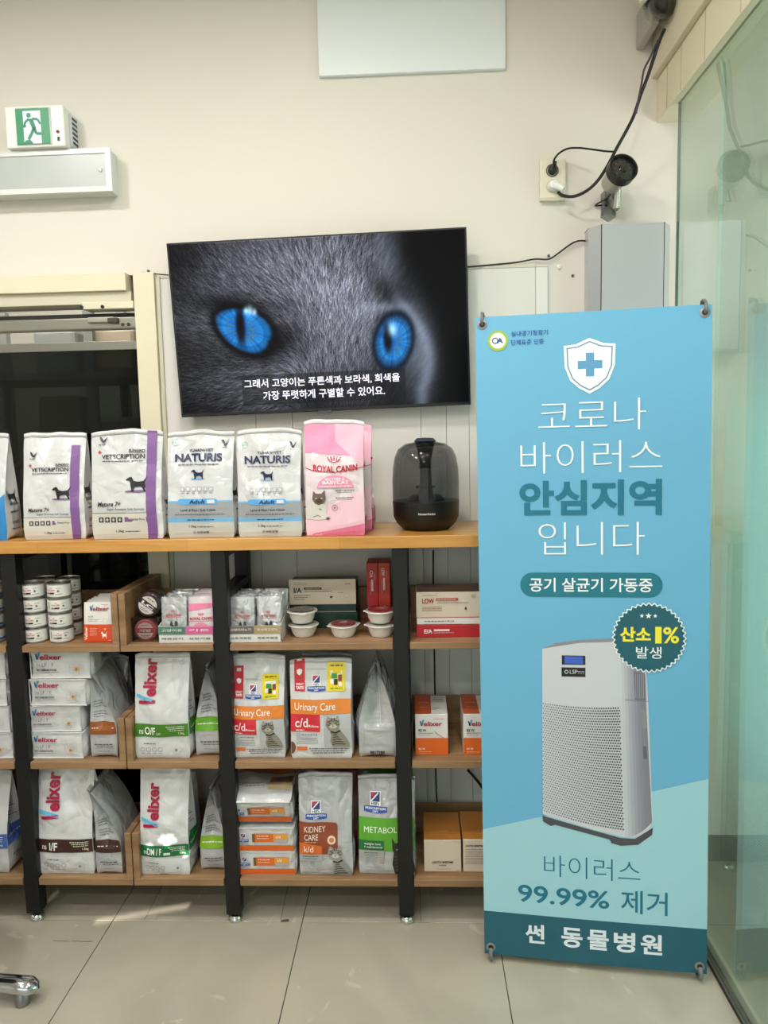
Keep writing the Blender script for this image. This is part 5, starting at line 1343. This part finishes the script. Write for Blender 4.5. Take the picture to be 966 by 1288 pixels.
def pouch_rows(xc, loc0, cols, n, w_, h_, group, labs):
    for ci, (dx, art, body, nm) in enumerate(cols):
        b0 = None
        for k in range(n):
            rt = (math.radians(-9 + random.uniform(-3, 3)), random.uniform(-.03, .03), random.uniform(-.07, .07))
            loc = (loc0[0] + dx + random.uniform(-.002, .002), loc0[1] + .016 + k * .023, loc0[2] + .002)
            lab = '%s, foremost in the %s' % (nm, labs) if k == 0 else '%s, %s behind the foremost in the %s' % (nm, ['first', 'second', 'third', 'fourth', 'fifth', 'last'][k - 1], labs)
            if b0 is None: b0 = pouch(lab, loc, w_, h_, art, body, rt, group, ci)
            else: dup(b0, loc, rt, lab)
xa, xb = at(200, 812, Y=2.17).x, at(269, 812, Y=2.17).x
display_box('white display box with a green and pink card on the top tray', ((xa + xb) / 2, 2.170, Z1 + .001), xb - xa, .165, .050, [('4F7A6E', '고양이용', '체중관리'), ('CF5F96', '키튼', '성장기용')])
wq = (xb - xa) / 2
pouch_rows(0, ((xa + xb) / 2, 2.172, Z1 + .002), [(-wq / 2, art_pouch_silver(), SB, 'silver pouch with a grey cat'), (wq / 2, art_pouch_pink(), M('D9CDD2', .3, .2, coat=.4, bump=.5, bscale=40, name='pink_silver_film'), 'pink and silver pouch')], 6, wq * .93, .132, 'pouches in the green and pink display box', 'green and pink box')
xa, xb = at(287, 812, Y=2.17).x, at(354, 812, Y=2.17).x
display_box('white display box with a brown and tan card on the top tray', ((xa + xb) / 2, 2.170, Z1 + .001), xb - xa, .165, .050, [('6A5E5C', '고양이비뇨기', '요로계질환'), ('A89468', '중성화고양이', '체중조절용')], 0)
wq = (xb - xa) / 2
pouch_rows(0, ((xa + xb) / 2, 2.172, Z1 + .002), [(-wq / 2, art_pouch_silver(), SB, 'silver pouch with a dark cat'), (wq / 2, art_pouch_silver(), SB, 'silver pouch with a running cat')], 6, wq * .90, .130, 'pouches in the brown and tan display box', 'brown and tan box')

# ---- round tubs beside the display box
def round_art(c1, c2, txt, lay=1):
    a = Art(); a.ell(.5, .5, .42, .42, c1, 1, 28); a.ring(.5, .5, .42, .04, c2, 2, 28)
    a.poly([(.12, .40), (.88, .40), (.91, .54), (.90, .62), (.10, .62), (.09, .54)], c2, 2, g=.2) ; a.text(txt, .22, .44, .78, .13, 'E8D8DC', .04, 4); a.fine(.30, .26, .70, .04, '55565A', 3); a.fine(.34, .20, .66, .03, '55565A', 3, 2); a.fine(.32, .74, .68, .05, c2, 3, 3)
    return a
def tub(label, px, py, Y_, r_, dark, tilt, rotz=0):
    p = at(px, py, Y=Y_); t = thing('round_tub', label, 'tub', p, (0, tilt, rotz))
    MB().lathe([(0, -.0), (r_ - .003, 0), (r_, -.003), (r_, -.012), (r_ - .003, -.014), (r_ - .006, -.036), (0, -.038)], 40, R90).build('tub_body', M('2A1D1E' if dark else 'D9657A', .3, coat=.4), t, True)
    (round_art('CFC6C4', '2E2024', 'LC') if dark else round_art('EFD6D8', 'D8505F', '처방')).build('lid_print', t, flat_map((-r_, 0, -r_), (1, 0, 0), (0, 0, 1), (0, -1, 0), 2 * r_))
    return t
tub('dark brown round tub standing on edge on the clear pink box', 186, 761, 2.195, .037, True, math.radians(38))
tub('dark brown round tub half hidden behind the first dark one', 193, 757, 2.250, .037, True, math.radians(38))
p = at(183, 793, Y=2.19)
cbx = thing('clear_box', 'small clear plastic box with a round pink label, beside the tray side', 'box', (p.x, 2.185, Z1 + .001))
for nm_, bxv in (('front_wall', (-.040, .040, 0, .001, 0, .074)), ('side_wall', (-.040, -.039, .001, .06, 0, .074)), ('side_wall', (.039, .040, .001, .06, 0, .074)), ('lid', (-.040, .040, 0, .06, .0735, .0745)), ('back_wall', (-.039, .039, .059, .06, 0, .0735))):
    MB().box(*bxv).build(nm_, pane_mat('clear_plastic', (.80, .80, .79, 1), 1.4) if 'clear_plastic' not in bpy.data.materials else bpy.data.materials['clear_plastic'], cbx)
tub('pink round tub inside the small clear box', 183, 793, 2.20, .034, False, 0)

# ---- cartons
def carton(name, label, x0, x1, Yf, d_, z0, h_, body, front=None, top=None, group=None, cat='box', rot=0, tilt=0, side=None):
    t = thing(name, label, cat, ((x0 + x1) / 2, Yf, z0 + .0005), (tilt, 0, rot), group); w_ = x1 - x0
    MB().box(-w_ / 2, w_ / 2, 0, d_, 0, h_, .0012).build('carton_body', body, t)
    MB().box(-w_ / 2 + .002, w_ / 2 - .002, .001, d_ * .5, h_ - .0003, h_ + .0006).build('tuck_flap', body, t)
    if front: front.build('front_print', t, flat_map((-w_ / 2, 0, 0), (1, 0, 0), (0, 0, 1), (0, -1, 0), w_))
    if top: top.build('top_print', t, flat_map((-w_ / 2, .0, h_ + .0006), (1, 0, 0), (0, 1, 0), (0, 0, 1), w_))
    return t
xx = lambda px, y, Y_: at(px, y, Y=Y_).x
crm = M('D3C6B3', .5, name='cream_card'); redc = M('B3222B', .42, name='red_card'); whc = M('DEDCD8', .45, name='white_box_card'); grn = M('16382F', .4, name='dark_green_card'); orc = M('CE5A1A', .45, name='orange_card')
x0, x1 = xx(366, 790, 2.34), xx(449, 790, 2.34)
carton('supplement_carton', 'dark green carton under the cream one, behind the bowls', x0 - .003, x1 + .004, 2.330, .10, Z1, .050, grn, Art().rect(.40, .235, .98, .25, '8A8F8B', 2, 1))
a = Art(); a.rect(0, .12, 1, .50, 'D3C6B3', 1, 1); a.text('I/A', .07, .30, .19, .075, '26241F', .03, 3); a.rect(.22, .345, .49, .378, '3A362E', 3, 1); a.fine(.24, .355, .47, .014, 'C9BCA8', 4); a.fine(.24, .315, .66, .014, '5E564A', 3, 1); a.fine(.07, .425, .27, .012, '7A7264', 3, 2); a.text('LSAB', .84, .42, .92, .018, '5E564A', .02, 3)
for k in range(3): a.fine(.07, .25 - .028 * k, .32 - .04 * k, .013, '5E564A', 3, k + 3)
a.ell(.63, .23, .022, .016, '2A2620', 3, 10); a.ring(.86, .25, .04, .004, 'A89C88', 3, 12); a.fine(.73, .29, .82, .012, '7A7264', 3, 8)
carton('supplement_carton', 'cream carton reading I/A on top of the dark green one', x0, x1, 2.332, .10, Z1 + .0515, .097, grn, a)
for i, (pa, pb, txt, lab) in enumerate(((462.5, 476.5, 'C/A', 'tall red carton standing upright, left one of two, behind the bowls'), (477, 491.5, 'LOW', 'tall orange-red carton standing upright, right one of two, next to the steel post'))):
    a = Art(); a.text(txt, .58, 4.62, .55, .30, 'EBD9D0', .02, 3, rot=90) if False else None
    b = Art(); L_ = 5.4
    def vert(s, x, ytop, ln, h_, col):      # lettering running downward
        vv, ff = glyphs(s, .02); ax_ = min(v[0] for v in vv); bx_ = max(v[0] for v in vv); by_ = max(v[1] for v in vv)
        b.raw([(x + v[1] / by_ * h_, ytop - (v[0] - ax_) / (bx_ - ax_) * ln) for v in vv], ff, col, 3)
    vert(txt, .30, 5.05, .62, .28, 'F0DFD6')
    b.rect(.42, 3.2, .58, 4.25, 'E8CFC4', 3, 1)
    b.rect(.30, 2.9, .34, 4.1, 'D89A8C', 3, 1); b.rect(.70, 4.2, .74, 4.9, 'D89A8C', 3, 1)
    carton('supplement_carton', lab, xx(pa, 780, 2.35), xx(pb, 780, 2.35), 2.345, .10, Z1, .205, redc if i == 0 else M('BB3A24', .42, name='orange_red_card'), b)
x0, x1 = xx(524, 790, 2.21), xx(618, 790, 2.21)
a = Art(); a.text('E/A', .10, .06, .21, .055, 'F0E4DE', .03, 3); a.rect(.23, .085, .44, .115, 'EBD2CC', 3, 1); a.fine(.23, .06, .5, .012, 'E3B5AE', 3, 2); a.rect(.86, 0, 1, .18, '8A1F2C', 2, 1)
carton('supplement_carton', 'flat red carton at the bottom of the stack right of the steel post', x0, x1, 2.205, .12, Z1, .038, redc, a)
a = Art(); a.fine(.1, .04, .5, .02, '8A8478', 3)
carton('supplement_carton', 'thin white carton between the red and the cream one', x0 + .001, x1 + .001, 2.206, .12, Z1 + .0395, .019, whc, a)
a = Art(); a.rect(0, 0, 1, .008, 'B3222B', 2, 1); a.text('LOW', .08, .20, .24, .065, 'A2302C', .03, 3); a.rect(.265, .235, .56, .268, 'B0483E', 3, 1); a.fine(.28, .245, .54, .014, 'E0C8B8', 4); a.fine(.28, .20, .70, .012, '8A7A6A', 3, 1); a.fine(.08, .305, .28, .011, '8A7A6A', 3, 2)
for k in range(3): a.fine(.08, .145 - .024 * k, .34, .011, 'A0605A', 3, k); 
a.ell(.66, .125, .016, .022, '5A4A44', 3, 10); a.ell(.76, .30, .035, .018, 'B9AC9A', 3, 12); a.fine(.9, .32, .99, .012, '8A7A6A', 3, 4)
carton('supplement_carton', 'cream carton reading LOW on top of the stack right of the steel post', x0, x1, 2.207, .12, Z1 + .060, .078, crm, a, Art().rect(0.01, 0, .99, .5, '6E4C34', 1, 1))
# row 2 right: two orange and white cartons
def art_orange_box():
    a = Art(); a.rect(0, 0, 1, .53, 'D9641E', 1, 1); brand_a(a, .14, .92, .68, .17); a.fine(.55, 1.13, .86, .022, 'B0506A', 3); a.text('RS W', .10, .74, .34, .08, '3A3A40', .03, 3); a.fine(.10, .68, .55, .025, '5E6066', 3, 1); a.fine(.10, .62, .48, .018, '7A7C80', 3, 2)
    a.line([(.58, .76), (.68, .66), (.86, .54)], .02, '9A9CA2', 3); a.line([(.60, .70), (.72, .62)], .012, '9A9CA2', 3)
    a.text('RS W', .10, .155, .30, .065, 'F4DCCB', .03, 3); a.fine(.10, .09, .50, .022, 'F0B890', 3, 4); a.fine(.10, .05, .5, .018, 'F0B890', 3, 5)
    return a
def art_orange_top():
    a = Art(); a.rect(0, 0, .5, 1.7, 'B54A1A', 1, 1)
    a.fine(.12, .9, .42, .05, 'E8B090', 3); a.fine(.14, .5, .40, .06, 'E8B090', 3, 1); a.fine(.6, 1.2, .9, .06, '44464A', 3, 2); a.fine(.6, 1.0, .9, .05, '5A5C60', 3, 3); a.line([(.55, .3), (.75, .45)], .02, '6A6C72', 3); a.line([(.75, .45), (.55, .5)], .02, '6A6C72', 3)
    return a
cb = None
for pa, pb, lab in ((522.5, 563.5, 'orange and white carton, left one of the pair on the middle tray'), (583, 624, 'orange and white carton partly hidden by the banner on the middle tray')):
    c = carton('medicine_carton', lab, xx(pa, 930, 2.20), xx(pb, 930, 2.20), 2.20, .165, Z2, .127, whc, art_orange_box(), art_orange_top(), 'orange and white cartons')
# row 3 right: cream and caramel cartons
def art_enzyme(v):
    a = Art()
    a.rect(0, 0, 1, .012, 'C26A3A', 2, 1)
    if v == 0:
        a.text('LACTO ENZYME', .22, .26, .78, .055, '2A2620', .04, 3); a.text('POWDER', .40, .18, .60, .035, '3A342C', .02, 3); a.fine(.33, .09, .70, .016, '8A7E6C', 3); a.fine(.76, .88, .92, .014, '9A8E7C', 3, 1); a.fine(.8, .36, .92, .012, '9A8E7C', 3, 2); a.fine(.86, .05, .95, .014, '3A342C', 3, 3)
    else:
        a.text('LACTO ENZYME', .06, .72, .56, .045, '2A2620', .04, 3)
        for k in range(9): a.fine(.06, .64 - .05 * k, .90 - .25 * (k % 4 == 3), .018, '7A705F', 3, k)
        a.rect(.55, .30, .85, .42, 'B9AC98', 2, 1)
    return a
at_ = lambda: Art().rect(0, 0, 1, 1.45, 'B5732E', 1, 1).fine(.4, .40, .65, .03, 'E0B888', 3).fine(.2, .33, .85, .025, 'D9A870', 3, 1).fine(.35, .22, .7, .02, 'D9A870', 3, 2)
carton('enzyme_carton', 'cream carton with a caramel lid, left one beside the right steel post', xx(533.5, 1080, 2.20), xx(580, 1080, 2.20), 2.195, .155, Z3, .104, crm, art_enzyme(0), at_(), 'cream and caramel cartons')
carton('enzyme_carton', 'cream carton with a caramel lid and a block of small print, next to the banner', xx(582.5, 1080, 2.20), xx(630, 1080, 2.20), 2.195, .155, Z3, .106, crm, art_enzyme(1), at_(), 'cream and caramel cartons')

# ---- bowls
bw_m = M('DDD9D2', .35, coat=.2, name='white_bowl_plastic')
def bowl(label, px, Y_, z, lid):
    t = thing('lidded_bowl', label, 'bowl', (xx(px, 800, Y_), Y_, z + .0005), (0, 0, random.uniform(0, 3)), 'small white lidded bowls')
    MB().lathe([(0, .002), (.026, .002), (.027, 0), (.030, .001), (.037, .014), (.0405, .030), (.0415, .033), (.047, .0335), (.0475, .0355), (.046, .037), (.0, .037)], 40).build('bowl_body', bw_m, t, True)
    MB().lathe([(.0445, .037), (.046, .040), (.040, .0425), (.036, .041), (.0, .0412)], 40, cap=False).build('lid', pane_mat('clear_lid', (.85, .86, .85, 1), 1.45) if 'clear_lid' not in bpy.data.materials else bpy.data.materials['clear_lid'], t, True)
    if lid:
        o = MB().lathe([(0, .0405), (.0385, .0385), (.038, .0395), (0, .0408)], 36).build('printed_lid_film', M(lid, .3, coat=.5, vary=.1, vscale=60), t, True)
    Art().text('CARE', .36, .46, .64, .10, 'EDE3DE' if lid != '3E4442' else '9AA09C', .02, 1).fine(.30, .38, .70, .03, 'E3C9C4' if lid != '3E4442' else '8A908C', 1).build('lid_print', t, flat_map((-.04, -.04, .0412), (1, 0, 0), (0, 1, 0), (0, 0, 1), .08))
    for s_ in (-1, 1): MB().box(s_ * .046, s_ * .052, -.010, .010, .0335, .0355, .0008).build('rim_tab', bw_m, t)
    return t
bowl('lower white bowl of the stack beside the brown and tan display box', 382.5, 2.245, Z1, None)
bowl('upper bowl with a dark lid, stacked beside the brown and tan display box', 381, 2.245, Z1 + .0425, '3E4442')
bowl('single white bowl with a red lid in the middle of the top tray', 432.5, 2.235, Z1, 'A8202C')
bowl('lower white bowl of the stack next to the right steel post', 479.5, 2.235, Z1, None)
bowl('upper bowl with a red lid on the stack next to the right steel post', 479, 2.235, Z1 + .0425, 'A8202C')

# ---- row 2 and row 3 bags
gv = 'white veterinary food bags in the trays'
def art_lf():
    a = Art()
    brand_a(a, .09, .315, .44, .105); a.text('LF / F', .20, .195, .39, .065, '6E7076', -.005, 3); a.text('ns', .11, .20, .17, .04, '8A8C90', 0, 3)
    a.text('FAT DISEASE FOOD', .10, .125, .44, .032, '33353A', .03, 3); a.fine(.10, .095, .48, .013, '8A8C90', 3, 1); a.line([(.09, .275), (.98, .275)], .003, 'AEB0B3', 2)
    for k in range(6):
        t = math.tau * k / 6 + .4; a.ring(.77 + .075 * math.cos(t), .155 + .055 * math.sin(t), .058, .004, 'A6A8AC', 3, 14)
    a.ell(.77, .155, .034, .034, 'E0B050', 4, 12); a.ell(.77, .155, .022, .022, 'B5762A', 5, 10)
    return a
def lying_bag(label, x0, x1, Yf, z0, hh, depth, seed, body, base_art, group, wr=1.0, skew=0.0, pitch=0.0, front=None):
    w_ = x1 - x0
    r = thing('pet_food_bag', label, 'bag', ((x0 + x1) / 2, Yf, z0 + hh / 2), (math.radians(-90) + pitch, 0, skew), group)
    S = bag_shape(w_, depth, hh, seed, bulge=.03, wr=wr, topd=.10)
    V, Fc = bag_mesh(S, 18, 8, 22)
    zz = {}
    for i, v in enumerate(V):      # the back end sags onto whatever carries it
        k = max(0, v.z / depth - .35); v.y += k * hh * .35
    o = link_mesh('bag_body', V, Fc, body, None, r, True); o.data.set_sharp_from_angle(angle=math.radians(50))
    fl = MB(); hw_ = w_ / 2 * .96
    loop = [(-hw_, hh / 2 * .96), (hw_, hh / 2 * .96), (hw_, -hh / 2 * .96), (-hw_, -hh / 2 * .96)]
    fl.tube([(x, y, -.001) for x, y in loop + loop[:1]], .0022, 6, False).build('edge_seal', body, r, True)
    base_art.build('base_print', r, lambda x, y, off: Vector(((x - .5) * w_ * .96, hh / 2 * .96 - y * w_ * .96, -.0012 - off)))
    if front: front.build('front_print', r, lambda x, y, off: S('F', x, y * w_ / depth, off) + Vector((0, max(0, y * w_ / depth - .35) * hh * .35, 0)))
    return r
nn = ['bottom', 'second', 'third', 'top']
for k, (xl, xr, yl) in enumerate(((37, 107, 0), (35, 103, 0), (36, 111, 0), (37, 115, 0))):
    y_ = 945 - 36 * k
    lying_bag('white flower-printed bag lying flat, %s of the stack right of the left steel post' % nn[k], xx(xl, y_, 2.178 + .003 * (k % 2)), xx(xr, y_, 2.18), 2.178 + .004 * (k % 2), Z2 + .001 + .0845 * k, .083, .27, 30 + k, WB, art_lf(), 'white flower-printed bags lying flat', skew=[.0, .03, -.02, .0][k])
    xr2 = [19, 15, 11, 8][k]
    lying_bag('white flower-printed bag lying flat, %s of the stack at the left edge' % nn[k], xx(xr2 - 74, y_, 2.18), xx(xr2, y_, 2.18), 2.178 + .003 * (k % 2), Z2 + .001 + .0845 * k, .083, .27, 40 + k, WB, art_lf(), 'white flower-printed bags lying flat', skew=[.02, -.02, .0, .02][k])
def side_bag(label, xl, xr, yt, Yf, w_len, zb, seed, body, side, group, hmax=None, lean=0.0, rot=90, twist=0, front=None, topd=.04):
    """a bag turned so that its narrow gusset faces the room"""
    cx, cy, d_, h_ = fit(xl, xr, yt, Yf, w_len, zb)
    if hmax: h_ = min(h_, hmax)
    return make_bag(label, (cx, Yf + w_len / 2, zb + .001), w_len, h_, d_ * 1.0, seed, body, front, side, (0, 0, math.radians(-rot)), group, side_faces=('R',), lean=lean, twist=twist, topd=topd)
side_bag('white bag with an orange-brown stripe turned sideways beside the flat stack', 115, 148, 828, 2.185, .16, Z2, 51, GB, art_vet_side('8E4F1E'), gv, hmax=.335, lean=-.04)
rooms_bag('large white bag with a green stripe reading O/F on the middle tray', 171, 240, 820, 2.175, .085, Z2, 52, WB, art_vet('O/F', '3E7A1C', extra='CAT', flower='6A9A3A'), art_vet_side('3E7A1C', 3), gv, hmax=.338, wr=1.6)
side_bag('white bag with a green stripe turned sideways, half behind the middle steel post', 247, 283, 826, 2.195, .16, Z2, 53, GB, art_vet_side('5E9A22', 5), gv, hmax=.335)
gu = 'cat food bags with orange bands'
rooms_bag('orange-banded cat food bag reading Urinary Care, next to the middle steel post', 291, 360, 822, 2.178, .08, Z2, 54, WB, art_urinary(), None, gu, hmax=.338, wr=1.2)
rooms_bag('orange-banded cat food bag reading Urinary Care, right one of the pair', 366, 444, 828, 2.172, .08, Z2, 55, WB, art_urinary(), None, gu, hmax=.33, wr=.9)
rooms_bag('dim cat food bag standing behind the right Urinary Care bag', 382, 444, 820, 2.275, .08, Z2, 56, GB, None, None, 'bags standing in the back row', hmax=.338)
a = Art()
for k in range(12): a.fine(.22, 1.9 - k * .105, .72, .03, '9A9CA0', 2, k)
a.line([(.12, .35), (.12, 1.2)], .02, 'A9ABAE', 2); a.line([(.12, .35), (.86, .35)], .02, 'A9ABAE', 2); a.line([(.60, .9), (.62, 1.9)], .03, 'BDBFC2', 2); a.text('9817284', .30, .10, .70, .10, '2A2A2E', .03, 3); a.rect(.46, 0, .60, .05, 'B0202C', 3, .1)
side_bag('plain silver-white bag turned sideways with a pointed top, next to the right steel post', 452, 498, 818, 2.18, .17, Z2, 57, GB, a, 'cat food bags with orange bands', hmax=.34, topd=.02)
# bottom row
bl = art_vet('G/F', '4668B8', flower='4668B8')
rooms_bag('large white bag with a blue stripe at the left edge of the bottom row', -62, 13, 968, 2.180, .10, Z3, 61, WB, bl, art_vet_side('4668B8', 2), gv, hmax=.345)
rooms_bag('large white bag with a dark brown stripe on the bottom row', 50, 120, 955, 2.175, .085, Z3, 62, WB, art_vet('I/F', '3A1D1A', flower='7A7C80', x0=.22, x1=.37), art_vet_side('3A1D1A', 1), gv, hmax=.348, wr=1.5)
side_bag('white bag with a dark brown stripe turned sideways, its folded top leaning left', 122, 154, 975, 2.175, .17, Z3, 63, GB, art_vet_side('3A1D1A', 4), gv, hmax=.325, lean=-.06)
rooms_bag('large white bag with a green stripe reading DM/F on the bottom row', 178, 240, 955, 2.172, .09, Z3, 64, WB, art_vet('DM / F', '14693C', wl=.87, extra='box', flower='1F8A5A', x0=.16, x1=.46), art_vet_side('14693C', 6), gv, hmax=.348, wr=1.5)
side_bag('white bag with a lime green stripe turned sideways by the middle steel post', 253, 285, 975, 2.20, .17, Z3, 65, GB, art_vet_side('7AA81E', 7), gv, hmax=.33)
rooms_bag('grey bag standing in the back behind the brown-striped bags', 62, 119, 965, 2.275, .07, Z3, 66, GB, None, None, 'bags standing in the back row', hmax=.34)
rooms_bag('grey bag standing in the back behind the green DM/F bag', 190, 247, 965, 2.275, .07, Z3, 67, GB, None, None, 'bags standing in the back row', hmax=.335)
rooms_bag('grey bag standing in the back behind the green O/F bag', 186, 243, 822, 2.275, .07, Z2, 68, GB, None, None, 'bags standing in the back row', hmax=.335)
rooms_bag('grey bag standing in the back behind the sideways orange-brown bag', 128, 162, 824, 2.35, .07, Z2, 69, GB, None, None, 'bags standing in the back row', hmax=.335)
def art_lying(A_=.42):
    a = Art()
    a.rect(0, 0, 1, .095, 'D2601E', 1); badge(a, .055, .155, .185)
    a.rect(.31, .155, .90, .30, 'DB6A26', 2, .3).rect(.66, .155, .90, .30, 'E39A3A', 3, .3).rect(.30, .155, .345, .30, '6A5A30', 4, .3).rect(.67, .155, .89, .20, 'A9ABAA', 4, .3)
    a.fine(.38, .255, .60, .024, 'F2D2B8', 5, 1); a.fine(.38, .215, .58, .016, 'F2D2B8', 5, 2); a.text('c/d', .70, .225, .78, .05, 'F4EDE2', .02, 5); a.fine(.93, .27, .97, .012, 'B0525A', 4, 3); a.fine(.93, .23, .97, .012, '8A8C90', 4, 4)
    return a
go = 'orange and white bags lying in a stack'
x0, x1 = xx(296, 1080, 2.185), xx(373, 1080, 2.185)
for k, (dx, dz, lab) in enumerate(((0, 0, 'bottom'), (-.001, .077, 'middle'))):
    lying_bag('orange and white bag lying flat, %s of the stack by the middle post' % lab, x0 + dx, x1 + dx, 2.178, Z3 + .001 + dz, .075, .25, 70 + k, WB, art_lying(), go, wr=1.3)
fr = Art(); fr.rect(.60, .22, .97, .62, '5A3420', 3); fr.rect(.60, .22, .97, .40, 'C9B48E', 4); fr.band(.60, .97, .38, lambda x: .44 + .03 * math.sin(x * 30), '8E6A42', 5, 8, 1)
fr.rect(0, .74, 1, 1.3, 'C05A20', 2)
for k in range(3): fr.ring(.18 + .14 * k, .50, .035, .006, 'A9ABAE', 3, 10)
fr.fine(.10, .36, .52, .022, '7A7C80', 3, 1); fr.fine(.14, .30, .54, .022, '6A6C70', 3, 2)
lying_bag('orange and white bag slumped over the top of the lying stack', x0 - .012, x1 - .006, 2.172, Z3 + .168, .082, .20, 73, WB, art_lying(), go, wr=1.6, pitch=math.radians(20), front=fr)
rooms_bag('white and brown cat food bag reading Kidney Care on the bottom row', 377, 445, 971, 2.175, .08, Z3, 74, GB, art_kidney(), None, 'cat food bags on the bottom row', hmax=.348, wr=1.2)
rooms_bag('white and green cat food bag reading Metabolic, half behind the right steel post', 452, 524, 974, 2.180, .08, Z3, 75, GB, art_metabolic(), None, 'cat food bags on the bottom row', hmax=.345, wr=1.0, rot=-3, tilt=0)
rooms_bag('brown-topped cat food bag in the back behind the Kidney Care bag', 384, 452, 962, 2.29, .08, Z3, 76, M('7A3A28', .35, coat=.4), None, None, 'bags standing in the back row', hmax=.35)
rooms_bag('green-topped cat food bag in the back behind the Metabolic bag', 458, 520, 962, 2.29, .08, Z3, 77, M('3E7A22', .35, coat=.4), None, None, 'bags standing in the back row', hmax=.35)
